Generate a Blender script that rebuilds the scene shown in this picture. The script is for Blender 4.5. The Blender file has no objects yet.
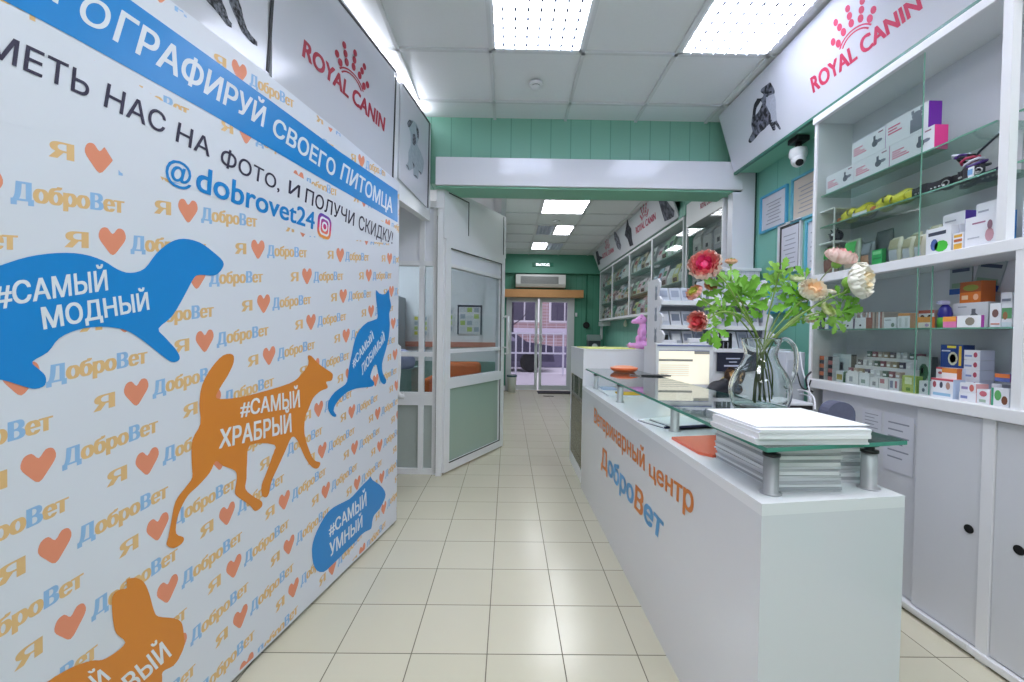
import bpy, bmesh, math, random
from mathutils import Vector, Matrix
from mathutils.geometry import tessellate_polygon, delaunay_2d_cdt
random.seed(7)
C = bpy.context.scene.collection
sc = bpy.context.scene
V = Vector
PI = math.pi
# ---------------------------------------------------------------- camera
YAW, PITCH, ROLL, FPX, EYE = 0.0087, -0.0194, 0.0137, 420.4, 1.235
cy_, sy_, cp_, sp_ = math.cos(YAW), math.sin(YAW), math.cos(PITCH), math.sin(PITCH)
FW = V((sy_*cp_, cy_*cp_, sp_)); RT0 = V((cy_, -sy_, 0)); UP0 = RT0.cross(FW)
RT = RT0*math.cos(ROLL) + UP0*math.sin(ROLL); UP = -RT0*math.sin(ROLL) + UP0*math.cos(ROLL)
E0 = V((0, 0, EYE))
cd = bpy.data.cameras.new('camera'); cam = bpy.data.objects.new('camera', cd); C.objects.link(cam)
cd.sensor_width = 36; cd.lens = FPX/1024*36; cd.clip_start = 0.05; cd.clip_end = 200
M = Matrix((RT, UP, -FW)).transposed().to_4x4(); M.translation = E0; cam.matrix_world = M
sc.camera = cam
def ray(x, y): return FW + RT*((x-512)/FPX) - UP*((y-341)/FPX)
def atz(x, y, z): d = ray(x, y); return E0 + d*((z-EYE)/d.z)
def aty(x, y, Y): d = ray(x, y); return E0 + d*(Y/d.y)
def atx(x, y, X): d = ray(x, y); return E0 + d*(X/d.x)
# ---------------------------------------------------------------- materials
def lin(h):
    if not isinstance(h, str): return (*h, 1.0)
    h = h.lstrip('#'); o = []
    for i in (0, 2, 4):
        c = int(h[i:i+2], 16)/255
        o.append(c/12.92 if c <= .04045 else ((c+.055)/1.055)**2.4)
    return (*o, 1.0)
MC = {}
def mat(hexc, rough=.5, metal=0, spec=.5, noise=0, nscale=20, emis=0, coat=0, name=None):
    key = (hexc, rough, metal, spec, noise, nscale, emis, coat)
    if key in MC: return MC[key]
    m = bpy.data.materials.new(name or 'surface'); m.use_nodes = True
    nt = m.node_tree; b = nt.nodes['Principled BSDF']
    b.inputs['Base Color'].default_value = lin(hexc); b.inputs['Roughness'].default_value = rough
    b.inputs['Metallic'].default_value = metal; b.inputs['Specular IOR Level'].default_value = spec
    if coat: b.inputs['Coat Weight'].default_value = coat
    if emis:
        b.inputs['Emission Color'].default_value = lin(hexc); b.inputs['Emission Strength'].default_value = emis
    if noise:
        tc = nt.nodes.new('ShaderNodeTexCoord'); n = nt.nodes.new('ShaderNodeTexNoise'); n.inputs['Scale'].default_value = nscale
        n.inputs['Detail'].default_value = 4
        mx = nt.nodes.new('ShaderNodeMix'); mx.data_type = 'RGBA'
        c = lin(hexc); mx.inputs[6].default_value = tuple(v*(1-noise) for v in c[:3])+(1,); mx.inputs[7].default_value = tuple(min(1, v*(1+noise)) for v in c[:3])+(1,)
        nt.links.new(tc.outputs['Object'], n.inputs['Vector']); fo = n.outputs['Fac']
        if noise >= .5: mr = nt.nodes.new('ShaderNodeMapRange'); mr.inputs[1].default_value = .4; mr.inputs[2].default_value = .6; nt.links.new(fo, mr.inputs[0]); fo = mr.outputs[0]
        nt.links.new(fo, mx.inputs[0]); nt.links.new(mx.outputs[2], b.inputs['Base Color'])
    MC[key] = m
    return m
def glassmat(name, tint, refl=1.0, ior=1.45, haze=0):
    m = bpy.data.materials.new(name); m.use_nodes = True; nt = m.node_tree; nt.nodes.clear()
    out = nt.nodes.new('ShaderNodeOutputMaterial'); tr = nt.nodes.new('ShaderNodeBsdfTransparent'); gl = nt.nodes.new('ShaderNodeBsdfGlossy')
    tr.inputs[0].default_value = lin(tint); gl.inputs['Roughness'].default_value = .02
    L = nt.links.new; fr = nt.nodes.new('ShaderNodeLayerWeight'); fr.inputs[0].default_value = .5
    pw = nt.nodes.new('ShaderNodeMath'); pw.operation = 'POWER'; pw.inputs[1].default_value = 5; L(fr.outputs['Facing'], pw.inputs[0])
    ma = nt.nodes.new('ShaderNodeMath'); ma.operation = 'MULTIPLY_ADD'; ma.inputs[1].default_value = .75; ma.inputs[2].default_value = .035; L(pw.outputs[0], ma.inputs[0])
    mu = nt.nodes.new('ShaderNodeMath'); mu.operation = 'MULTIPLY'; mu.inputs[1].default_value = refl
    mx = nt.nodes.new('ShaderNodeMixShader')
    L(ma.outputs[0], mu.inputs[0]); L(mu.outputs[0], mx.inputs[0]); L(tr.outputs[0], mx.inputs[1]); L(gl.outputs[0], mx.inputs[2])
    last = mx
    if haze:
        df = nt.nodes.new('ShaderNodeBsdfTranslucent'); df.inputs[0].default_value = lin(tint)
        d2 = nt.nodes.new('ShaderNodeBsdfDiffuse'); d2.inputs[0].default_value = lin(tint)
        a = nt.nodes.new('ShaderNodeMixShader'); L(df.outputs[0], a.inputs[1]); L(d2.outputs[0], a.inputs[2])
        m2 = nt.nodes.new('ShaderNodeMixShader'); m2.inputs[0].default_value = haze; L(mx.outputs[0], m2.inputs[1]); L(a.outputs[0], m2.inputs[2]); last = m2
    L(last.outputs[0], out.inputs[0])
    return m
def realglass(name, tint, rough=0.0):
    m = bpy.data.materials.new(name); m.use_nodes = True; b = m.node_tree.nodes['Principled BSDF']
    b.inputs['Base Color'].default_value = lin(tint); b.inputs['Transmission Weight'].default_value = 1; b.inputs['Roughness'].default_value = rough; b.inputs['IOR'].default_value = 1.45
    return m
def gridmat(name, c1, c2, line, w, h, mortar, ox, oy, axes='XY', rough=.2, spec=.5, noise=.0, mrough=.8, bump=0):
    m = bpy.data.materials.new(name); m.use_nodes = True; nt = m.node_tree; b = nt.nodes['Principled BSDF']; L = nt.links.new
    tc = nt.nodes.new('ShaderNodeTexCoord'); sp = nt.nodes.new('ShaderNodeSeparateXYZ'); cb = nt.nodes.new('ShaderNodeCombineXYZ')
    L(tc.outputs['Object'], sp.inputs[0])
    for i, (a, o) in enumerate(zip(axes, (ox, oy))):
        ad = nt.nodes.new('ShaderNodeMath'); ad.operation = 'SUBTRACT'; ad.inputs[1].default_value = o - 60*(w, h)[i]
        L(sp.outputs['XYZ'.index(a)], ad.inputs[0]); L(ad.outputs[0], cb.inputs[i])
    br = nt.nodes.new('ShaderNodeTexBrick'); br.offset = 0; br.squash = 1
    br.inputs['Color1'].default_value = lin(c1); br.inputs['Color2'].default_value = lin(c2); br.inputs['Mortar'].default_value = lin(line)
    br.inputs['Scale'].default_value = 1; br.inputs['Mortar Size'].default_value = mortar; br.inputs['Mortar Smooth'].default_value = .1
    br.inputs['Brick Width'].default_value = w; br.inputs['Row Height'].default_value = h
    L(cb.outputs[0], br.inputs['Vector'])
    src = br.outputs['Color']
    if noise:
        n = nt.nodes.new('ShaderNodeTexNoise'); n.inputs['Scale'].default_value = 3; n.inputs['Detail'].default_value = 5; L(tc.outputs['Object'], n.inputs['Vector'])
        mr = nt.nodes.new('ShaderNodeMapRange'); mr.inputs[3].default_value = 1-noise; mr.inputs[4].default_value = 1+noise; L(n.outputs['Fac'], mr.inputs[0])
        mx = nt.nodes.new('ShaderNodeMix'); mx.data_type = 'RGBA'; mx.blend_type = 'MULTIPLY'; mx.inputs[0].default_value = 1
        L(src, mx.inputs[6]); L(mr.outputs[0], mx.inputs[7]); src = mx.outputs[2]
    L(src, b.inputs['Base Color'])
    rr = nt.nodes.new('ShaderNodeMapRange'); rr.inputs[3].default_value = rough; rr.inputs[4].default_value = mrough; L(br.outputs['Fac'], rr.inputs[0]); L(rr.outputs[0], b.inputs['Roughness'])
    b.inputs['Specular IOR Level'].default_value = spec
    if bump:
        bp = nt.nodes.new('ShaderNodeBump'); bp.invert = True; bp.inputs['Distance'].default_value = bump; L(br.outputs['Fac'], bp.inputs['Height']); L(bp.outputs[0], b.inputs['Normal'])
    return m
WHITE = mat('e6e6ea', .35, name='white laminate'); WGLOSS = mat('e4e4ea', .12, name='glossy white laminate'); UPVC = mat('e2e3e6', .3, name='white frame')
BLACK = mat('111114', .4); DARK = mat('2b2b30', .5); PAPER = mat('ececf0', .8, name='paper'); STEEL = mat('b8b8bc', .3, 1); GREY = mat('8d9096', .6); LGREY = mat('c4c6ca', .6)
ORANGE = mat('d9772a', .6); BLUE = mat('0f74bd', .5); LBLUE = mat('5b9bd0', .6); RED = mat('b52a45', .5); PINKRED = mat('cf4868', .5)
GREENL = gridmat('green panelling', '8abfaa', '86bba6', '71a490', .17, 40, .004, 0, 0, 'XZ', .35, .4)
GREENW = gridmat('green wall panelling', '7fbcaa', '7bb8a6', '6ba592', .25, 40, .004, 0, 0, 'YZ', .4, .4)
GREEND = gridmat('green far panelling', '5a9b84', '57977f', '48846e', .12, 40, .004, 0, 0, 'XZ', .4, .4)
THIN = glassmat('clear pane', 'f2f6f4', .8)
# ---------------------------------------------------------------- mesh builder
class MB:
    def __init__(s): s.v = []; s.f = []; s.m = []; s.mats = []; s.sm = []
    def mi(s, m):
        if m not in s.mats: s.mats.append(m)
        return s.mats.index(m)
    def add(s, vs, fs, m, smooth=False):
        o = len(s.v); s.v += [V(p) for p in vs]; k = s.mi(m)
        for f in fs: s.f.append([o+i for i in f]); s.m.append(k); s.sm.append(smooth)
        return s
    def box(s, a, b, m, bev=0, mx=None):
        x0, y0, z0 = (min(a[i], b[i]) for i in range(3)); x1, y1, z1 = (max(a[i], b[i]) for i in range(3))
        e = min(bev, (x1-x0)/2.1, (y1-y0)/2.1, (z1-z0)/2.1)
        if e <= 0:
            vs = [(x, y, z) for x in (x0, x1) for y in (y0, y1) for z in (z0, z1)]
            fs = [(0, 1, 3, 2), (4, 6, 7, 5), (0, 4, 5, 1), (2, 3, 7, 6), (0, 2, 6, 4), (1, 5, 7, 3)]
        else:
            bm = bmesh.new(); bmesh.ops.create_cube(bm, size=1)
            for v in bm.verts: v.co = V(((x0+x1)/2+v.co.x*(x1-x0), (y0+y1)/2+v.co.y*(y1-y0), (z0+z1)/2+v.co.z*(z1-z0)))
            bmesh.ops.bevel(bm, geom=bm.edges[:], offset=e, segments=2, affect='EDGES', profile=.5)
            bm.verts.index_update(); vs = [v.co.copy() for v in bm.verts]; fs = [[v.index for v in f.verts] for f in bm.faces]; bm.free()
        if mx: vs = [mx @ V(p) for p in vs]
        return s.add(vs, fs, m)
    def obox(s, o, ax, ay, az, m):       # box from a corner and three edge vectors
        o, ax, ay, az = V(o), V(ax), V(ay), V(az)
        vs = [o+ax*i+ay*j+az*k for i in (0, 1) for j in (0, 1) for k in (0, 1)]
        return s.add(vs, [(0, 1, 3, 2), (4, 6, 7, 5), (0, 4, 5, 1), (2, 3, 7, 6), (0, 2, 6, 4), (1, 5, 7, 3)], m)
    def cyl(s, p0, p1, r, m, r1=None, n=16, cap=True, smooth=True):
        p0, p1 = V(p0), V(p1); r1 = r if r1 is None else r1; d = (p1-p0).normalized()
        a = d.orthogonal().normalized(); b = d.cross(a)
        vs = [p0+(a*math.cos(2*PI*i/n)+b*math.sin(2*PI*i/n))*r for i in range(n)]+[p1+(a*math.cos(2*PI*i/n)+b*math.sin(2*PI*i/n))*r1 for i in range(n)]
        s.add(vs, [(i, (i+1) % n, n+(i+1) % n, n+i) for i in range(n)], m, smooth)
        if cap: s.add(vs, [list(range(n))[::-1], list(range(n, 2*n))], m)
        return s
    def tube(s, pts, r, m, n=8, r1=None):
        pts = [V(p) for p in pts]; vs = []; a = None
        for i, p in enumerate(pts):
            d = (pts[min(i+1, len(pts)-1)]-pts[max(i-1, 0)]).normalized()
            a = d.orthogonal().normalized() if a is None else (a-d*a.dot(d)).normalized()
            b = d.cross(a); rr = r if r1 is None else r+(r1-r)*i/(len(pts)-1)
            vs += [p+(a*math.cos(2*PI*k/n)+b*math.sin(2*PI*k/n))*rr for k in range(n)]
        fs = [(i*n+k, i*n+(k+1) % n, (i+1)*n+(k+1) % n, (i+1)*n+k) for i in range(len(pts)-1) for k in range(n)]
        s.add(vs, fs, m, True); L = len(pts)
        return s.add(vs, [list(range(n))[::-1], list(range((L-1)*n, L*n))], m)
    def lathe(s, prof, c, m, n=28):
        c = V(c); vs = [c+V((r*math.cos(2*PI*k/n), r*math.sin(2*PI*k/n), z)) for r, z in prof for k in range(n)]
        fs = [(i*n+k, i*n+(k+1) % n, (i+1)*n+(k+1) % n, (i+1)*n+k) for i in range(len(prof)-1) for k in range(n)]
        return s.add(vs, fs, m, True)
    def ball(s, c, r, m, n=12, q=8):
        r = (r, r, r) if not hasattr(r, '__len__') else r; c = V(c)
        vs = []; 
        for i in range(q+1):
            t = PI*i/q
            for k in range(n): vs.append(c+V((r[0]*math.sin(t)*math.cos(2*PI*k/n), r[1]*math.sin(t)*math.sin(2*PI*k/n), r[2]*math.cos(t))))
        return s.add(vs, [(i*n+k, (i+1)*n+k, (i+1)*n+(k+1) % n, i*n+(k+1) % n) for i in range(q) for k in range(n)], m, True)
    def poly(s, pts, m):
        return s.add(pts, [list(range(len(pts)))], m)
    def prism(s, pts, d, m):             # planar outline (any shape) pushed along d
        pts = [V(p) for p in pts]; d = V(d); n = len(pts)
        tr = tessellate_polygon([pts]); vs = pts+[p+d for p in pts]
        return s.add(vs, [tuple(t) for t in tr]+[tuple(i+n for i in t[::-1]) for t in tr]+[(i, (i+1) % n, n+(i+1) % n, n+i) for i in range(n)], m)
    def build(s, name, parent=None, loc=None, weld=True):
        me = bpy.data.meshes.new(name); org = V(loc) if loc is not None else (parent.location.copy() if parent is not None and parent.get('_w', 0) else V((0, 0, 0)))
        me.from_pydata([p-org for p in s.v], [], s.f)
        for m in s.mats: me.materials.append(m)
        me.polygons.foreach_set('material_index', s.m); me.polygons.foreach_set('use_smooth', s.sm)
        bm = bmesh.new(); bm.from_mesh(me)
        if weld: bmesh.ops.remove_doubles(bm, verts=bm.verts, dist=1e-5)
        if len(bm.faces) < 20000: bmesh.ops.recalc_face_normals(bm, faces=bm.faces)
        bm.to_mesh(me); bm.free()
        o = bpy.data.objects.new(name, me); C.objects.link(o)
        if loc is not None: o.location = loc
        if parent is not None:
            o.parent = parent
            if parent.get('_w', 0) == 0 and loc is None: pass
        return o
def tag(o, label, cat, group=None, kind=None):
    o['label'] = label; o['category'] = cat
    if group: o['group'] = group
    if kind: o['kind'] = kind
    return o
def thing(name, label, cat, loc=(0, 0, 0), group=None, rz=0):   # Empty at the base; children built in world coords
    o = bpy.data.objects.new(name, None); C.objects.link(o); o.location = loc; o['_w'] = 1; o.empty_display_size = .05
    return tag(o, label, cat, group)
def sub(mb, name, parent, label=None):    # part (or sub-part) given in world coordinates; things here carry no rotation
    w = V((0, 0, 0)); p = parent
    while p is not None: w += p.location; p = p.parent
    me_o = mb.build(name, None)
    for v in me_o.data.vertices: v.co -= w
    me_o.parent = parent
    if label: me_o['label'] = label
    return me_o
def one(mb, name, label, cat, group=None, base=None):           # a thing of one mesh, origin at its base
    if base is None:
        xs = [p.x for p in mb.v]; ys = [p.y for p in mb.v]; zs = [p.z for p in mb.v]
        base = ((min(xs)+max(xs))/2, (min(ys)+max(ys))/2, min(zs))
    return tag(mb.build(name, None, base), label, cat, group)
def struct(name, mb, parent=None):
    o = mb.build(name, None) if parent is None else sub(mb, name, parent)
    if parent is None: o['kind'] = 'structure'
    return o
def dup(root, loc, label=None, group=None):
    r = root.copy(); C.objects.link(r); r.location = loc
    if label: r['label'] = label
    if group: r['group'] = group
    for ch in list(root.children):
        c = ch.copy(); C.objects.link(c); c.parent = r
        for g in list(ch.children):
            d = g.copy(); C.objects.link(d); d.parent = c
    return r
# ---------------------------------------------------------------- flat prints (text, logos, silhouettes) on planes
TC = {}; CH = {}
def outline(s):               # closed outlines of a piece of text
    cu = bpy.data.curves.new('print', 'FONT'); cu.body = s; cu.resolution_u = 4; cu.fill_mode = 'NONE'
    ob = bpy.data.objects.new('print', cu); C.objects.link(ob)
    me = ob.evaluated_get(bpy.context.evaluated_depsgraph_get()).to_mesh()
    vs = [(v.co.x, v.co.y) for v in me.vertices]; ad = {}
    for e in me.edges: x, y = e.vertices; ad.setdefault(x, []).append(y); ad.setdefault(y, []).append(x)
    bpy.data.objects.remove(ob); bpy.data.curves.remove(cu)
    loops = []; seen = set()
    for st in ad:
        if st in seen: continue
        lp = [st]; seen.add(st); cur = st
        while True:
            nx = [n for n in ad[cur] if n not in seen]
            if not nx: break
            cur = nx[0]; seen.add(cur); lp.append(cur)
        if len(lp) > 2: loops.append([vs[i] for i in lp])
    return loops
def area2(l): return sum(l[i][0]*l[(i+1) % len(l)][1]-l[(i+1) % len(l)][0]*l[i][1] for i in range(len(l)))
def inside(p, l):
    c = False
    for i in range(len(l)):
        (x0, y0), (x1, y1) = l[i], l[i-1]
        if (y0 > p[1]) != (y1 > p[1]) and p[0] < (x1-x0)*(p[1]-y0)/(y1-y0)+x0: c = not c
    return c
def wind(p, l):
    w = 0
    for i in range(len(l)):
        (x0, y0), (x1, y1) = l[i], l[(i+1) % len(l)]; c = (x1-x0)*(p[1]-y0)-(p[0]-x0)*(y1-y0)
        if y0 <= p[1] < y1 and c > 0: w += 1
        elif y1 <= p[1] < y0 and c < 0: w -= 1
    return w
def char(c):
    if c in CH: return CH[c]
    lp = outline(c); vs = []; es = []
    for l in lp: k = len(vs); vs += [V(q) for q in l]; es += [(k+i, k+(i+1) % len(l)) for i in range(len(l))]
    ov, oe, of, *_ = delaunay_2d_cdt(vs, es, [], 0, 1e-6); fs = []
    for t in of:
        m = (ov[t[0]]+ov[t[1]]+ov[t[2]])/3
        if sum(wind(m, l) for l in lp): fs.append(tuple(t))
    CH[c] = ([tuple(q) for q in ov], fs, max(q[0] for l in lp for q in l)); return CH[c]
def glyphs(s, bold=.0, cols=None, shear=0):
    key = (s, tuple(cols) if cols else None)
    if key in TC: return TC[key]
    vs = []; fs = []; ms = []
    for i, c in enumerate(s):
        if c == ' ': continue
        v, f, xm = char(c); off = (max(q[0] for l in outline(s[:i+1]) for q in l)-xm) if i else 0; k = len(vs)
        vs += [(x+off, y) for x, y in v]; fs += [tuple(j+k for j in t) for t in f]; ms += [cols[i] if cols else 0]*len(f)
    x0 = min(v[0] for v in vs); x1 = max(v[0] for v in vs); cap = .728
    vs = [((x-x0)/(x1-x0), y/cap) for x, y in vs]
    TC[key] = (vs, fs, ms, (x1-x0)/cap)
    return TC[key]
def clip(poly, a, b, c):      # keep a*x+b*y<=c
    out = []
    for i in range(len(poly)):
        p, q = poly[i], poly[(i+1) % len(poly)]; dp = a*p[0]+b*p[1]-c; dq = a*q[0]+b*q[1]-c
        if dp <= 0: out.append(p)
        if (dp < 0 < dq) or (dq < 0 < dp):
            t = dp/(dp-dq); out.append((p[0]+(q[0]-p[0])*t, p[1]+(q[1]-p[1])*t))
    return out
class Pl:                     # a plane: origin, horizontal and vertical unit axes, normal towards the viewer
    def __init__(s, o, u, w, n=None):
        s.o, s.u, s.w = V(o), V(u).normalized(), V(w).normalized(); s.n = s.u.cross(s.w).normalized()
        if (E0-s.o).dot(s.n) < 0: s.n = -s.n
        s.clips = []
    def pt(s, x, y):
        d = ray(x, y); P = E0+d*((s.o-E0).dot(s.n)/d.dot(s.n)); return ((P-s.o).dot(s.u), (P-s.o).dot(s.w))
    def w3(s, a, b, e=0): return s.o+s.u*a+s.w*b+s.n*e
    def tri(s, mb, ps, m, e):
        for c in s.clips:
            ps = clip(ps, *c)
            if len(ps) < 3: return
        mb.add([s.w3(a, b, e) for a, b in ps], [list(range(len(ps)))], m)
    def shape(s, mb, pts, m, e=.0006, px=True, holes=()):
        q = [s.pt(*p) if px else p for p in pts]; hs = [[s.pt(*p) if px else p for p in h] for h in holes]
        allp = q+[p for h in hs for p in h]
        for t in tessellate_polygon([[V((a, b, 0)) for a, b in q]]+[[V((a, b, 0)) for a, b in h] for h in hs]): s.tri(mb, [allp[i] for i in t], m, e)
    def text(s, mb, txt, quad, m, e=.0012, bold=.0, cols=None, px=True, shear=0):   # quad TL,TR,BR,BL of cap-height box
        TL, TR, BR, BL = [V(s.pt(*p)) if px else V(p) for p in quad]
        vs, fs, ms, asp = glyphs(txt, 0, cols, shear)
        for kk, (dx, dy) in enumerate(((-1, -.6), (1, -.6), (1, .6), (-1, .6)) if bold else ((0, 0),)):
            e += .00006 if kk else 0; dx *= bold/asp; dy *= bold; X0, X1 = bold/asp, 1-bold/asp
            P = [tuple((BL*(1-x)+BR*x)*(1-y)+(TL*(1-x)+TR*x)*y) for x, y in [(X0+a*(X1-X0)+dx, b+dy) for a, b in vs]]
            for f, k in zip(fs, ms): s.tri(mb, [P[i] for i in f], m[k] if cols else m, e)
    def map(s, quad, px=True):
        TL, TR, BR, BL = [V(s.pt(*p)) if px else V(p) for p in quad]
        return lambda x, y: tuple((BL*(1-x)+BR*x)*(1-y)+(TL*(1-x)+TR*x)*y)
def spline(pts, k=4, closed=True):
    n = len(pts); out = []
    for i in range(n if closed else n-1):
        p = [V(pts[(i+j) % n] if closed else pts[min(max(i+j, 0), n-1)]) for j in (-1, 0, 1, 2)]
        for t in range(k):
            t /= k; out.append(tuple(.5*((2*p[1])+(-p[0]+p[2])*t+(2*p[0]-5*p[1]+4*p[2]-p[3])*t*t+(-p[0]+3*p[1]-3*p[2]+p[3])*t**3)))
    if not closed: out.append(tuple(pts[-1]))
    return out
def zoomed(pts, ox, oy, k): return [(ox+x/k, oy+y/k) for x, y in pts]
def brand(pl, mb, quad, m, e=.0012):      # the red crown logo over its two words
    pl.text(mb, 'ROYAL CANIN', quad, m, e, bold=.05)
    f = pl.map(quad)
    def disc(x, y, rx, ry): pl.shape(mb, [f(x+rx*math.cos(t*PI/6), y+ry*math.sin(t*PI/6)) for t in range(12)], m, e, px=False)
    for k in range(5):
        a = (k-2)*.42; cnt = 2 if k in (0, 4) else 3
        for r in range(cnt):
            R = 1.75+r*.5; disc(.5+math.sin(a)*R*.115, .55+math.cos(a)*R*.95, .026-.001*r, .25-.015*r)
    for R in (1.25, 1.5):
        o = []; i = []
        for t in range(13):
            a = -1.05+2.1*t/12; o.append(f(.5+math.sin(a)*R*.12, .75+math.cos(a)*R*.72)); i.append(f(.5+math.sin(a)*(R-.13)*.12, .75+math.cos(a)*(R-.13)*.72))
        pl.shape(mb, o+i[::-1], m, e, px=False)
def blob(name, parts, m, vox=.01, smooth=True):
    mb = MB()
    for c, r in parts: mb.ball(c, r, m, 16, 12)
    o = mb.build(name, None, None, False)
    md = o.modifiers.new('r', 'REMESH'); md.mode = 'VOXEL'; md.voxel_size = vox
    dg = bpy.context.evaluated_depsgraph_get(); me = bpy.data.meshes.new_from_object(o.evaluated_get(dg)); o.modifiers.clear(); o.data = me
    for p in me.polygons: p.use_smooth = smooth
    return o
# ================================================================ THE SETTING
FLOOR = gridmat('beige floor tiles', 'cfcab6', 'cbc6b1', '6f6959', .29, .29, .0022, -.0656, 1.5919, 'XY', .22, .45, .03, .7)
struct('floor', MB().box((-4.2, -3, -.1), (4, 9.1, 0), FLOOR))
# near suspended ceiling, grid of 0.6 m
CEILM = mat('e4e6e8', .8, noise=.02, nscale=60, name='mineral ceiling tile'); TBAR = mat('d4d6d8', .4, name='ceiling rail')
ZC = 3.05
LIGHTS = [(0, -1), (2.96, -1), (0, -4), (2.96, -4)]
cmb = MB(); cmb.box((-4.2, -3, ZC+.012), (4, 3.66, ZC+.1), CEILM)
struct('ceiling', cmb)
tb = MB()
for k in range(-3, 5): x = -.14+.6*k; tb.box((x-.012, -3, ZC-.004), (x+.012, 3.62, ZC+.012), TBAR)
for k in range(-9, 2): y = 2.75+.6*k; tb.box((-1.6, y-.012, ZC-.004), (2.2, y+.012, ZC+.012), TBAR)
struct('trim_1', tb)
ZF = 2.88
struct('ceiling_far', MB().box((-4.2, 3.7, ZF+.012), (4, 9.1, ZF+.1), CEILM))
bpy.data.objects['ceiling_far'].name = 'ceiling.001'
tb = MB()
for k in range(-2, 5): x = -.22+.62*k; tb.box((x-.012, 3.8, ZF-.003), (x+.012, 9, ZF+.012), TBAR)
for k in range(0, 9): y = 3.95+.62*k; tb.box((-.6, y-.012, ZF-.003), (2.1, y+.012, ZF+.012), TBAR)
struct('trim_2', tb)
# walls
struct('wall_right', MB().box((2.06, -3, 0), (2.16, 9.1, 3.1), GREENW))
struct('wall_back', MB().box((-4.2, -3.1, 0), (4, -3, 3.1), mat('dfe1e4', .8)))
struct('wall_left', MB().box((-4.3, -3, 0), (-4.2, 9.1, 3.1), mat('dfe1e4', .8)))
wf = MB()
wf.box((-4.2, 9.0, 0), (-.05, 9.1, 3), GREEND); wf.box((1.40, 9.0, 0), (2.2, 9.1, 3), GREEND); wf.box((-.05, 9.0, 2.02), (1.40, 9.1, 3), GREEND)
wf.box((-.6, 8.86, 2.50), (2.06, 9.0, 2.89), mat('5c9f88', .5))
struct('wall_far', wf)
struct('baseboard_far', MB().box((-.1, 8.97, 0), (-.04, 9.0, .1), WHITE).box((1.40, 8.97, 0), (2.06, 9.0, .1), WHITE))
# header across the room: green panelling above, white casing below
struct('trim_3', MB().box((-1.2, 3.62, 2.50), (2.06, 3.78, 3.1), GREENL))
struct('trim_4', MB().box((-.62, 3.50, 2.45), (1.93, 3.66, 2.68), WGLOSS, .004))
struct('trim_8', MB().box((1.86, 3.80, 2.61), (2.055, 4.62, 2.885), GREENW).box((1.87, 4.375, 1.5), (2.055, 4.43, 2.61), GREENW).box((1.845, 4.435, 2.503), (2.055, 4.62, 2.61), GREENW))
struct('trim_5', MB().box((-.62, 3.52, 2.435), (1.93, 3.78, 2.448), mat('7fb89f', .5)))
# left upper band of the partition and the wall behind the banner
PLd = V((-.198, -1, 0)).normalized(); PL0 = V((-.68, 3.56, 0)); PLn = V((1, -.198, 0)).normalized()
def pl3(s, z, e=0): return PL0+PLd*s+V((0, 0, z))+PLn*e
def slab(mb, s0, s1, z0, z1, e0, e1, m):
    return mb.obox(pl3(s0, z0, e0), PLd*(s1-s0), PLn*(e1-e0), V((0, 0, z1-z0)), m)
wl = MB(); slab(wl, -.02, 3.6, 2.17, 2.985, -.06, 0, UPVC); slab(wl, .82, 6.6, 0, 2.2, -.06, -.002, UPVC); slab(wl, 3.6, 6.6, 2.17, 3.1, -.06, 0, UPVC)
struct('wall_partition', wl); bpy.data.objects['wall_partition'].name = 'wall_left.001'
# recessed office front, its post, the angled door and the side wall
GLZ = glassmat('office pane', 'e3e9ea', 1.0, 1.5); FROST = mat('a5aeab', .35, noise=.05, name='frosted panel'); FROSTG = mat('9fb3a6', .2, spec=.6, name='green frosted panel')
GASK = mat('1c1c20', .5)
def frame(mb, P, a, b, z0, z1, w, m=UPVC, d=.05):     # bars round a rectangle between ground points a and b
    u = (b-a); L = u.length; u.normalize(); n = V((-u.y, u.x, 0))*d
    def bar(s0, s1, q0, q1): mb.obox(a+u*s0-n/2+V((0, 0, q0)), u*(s1-s0), n, V((0, 0, q1-q0)), m)
    bar(0, w, z0, z1); bar(L-w, L, z0, z1); bar(w, L-w, z0, z0+w); bar(w, L-w, z1-w, z1)
    return bar, u, L, n
A, B = V((-2.2, 3.68, 0)), V((-.60, 3.64, 0))
mb = MB(); bar, u, L, n = frame(mb, None, A, B, 0, 2.35, .05)
bar(.05, L-.05, .60, .71); bar(.05, L-.05, 1.02, 1.06)
for s in (.60, 1.10, 1.43): bar(s, s+.045, .05, 2.3)
bar(.05, L-.05, 1.80, 1.84)
w1 = struct('window_1', mb)
sub(MB().obox(A+u*.03+V((0, 0, .7)), u*(L-.06), V((0, .006, 0)), V((0, 0, 1.6)), GLZ), 'pane', w1)
sub(MB().obox(A+u*.03+V((0, 0, .03)), u*(L-.06), V((0, .008, 0)), V((0, 0, .6)), FROST), 'lower_panel', w1)
sub(MB().obox(A+u*.03+V((0, -.004, 1.84)), u*(L-.06), V((0, .004, 0)), V((0, 0, .46)), mat('dfe1e8', .5)), 'upper_panel', w1)
sub(MB().obox(B-u*.015+V((0, -.03, .02)), u*.012, V((0, -.02, 0)), V((0, 0, 2.2)), GASK), 'gasket', w1)
struct('trim_6', MB().cyl((-.585, 3.60, 0), (-.585, 3.60, 2.3), .035, UPVC, n=4, smooth=False).box((-.62, 3.57, 2.28), (-.56, 3.64, 2.46), UPVC))
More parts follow.
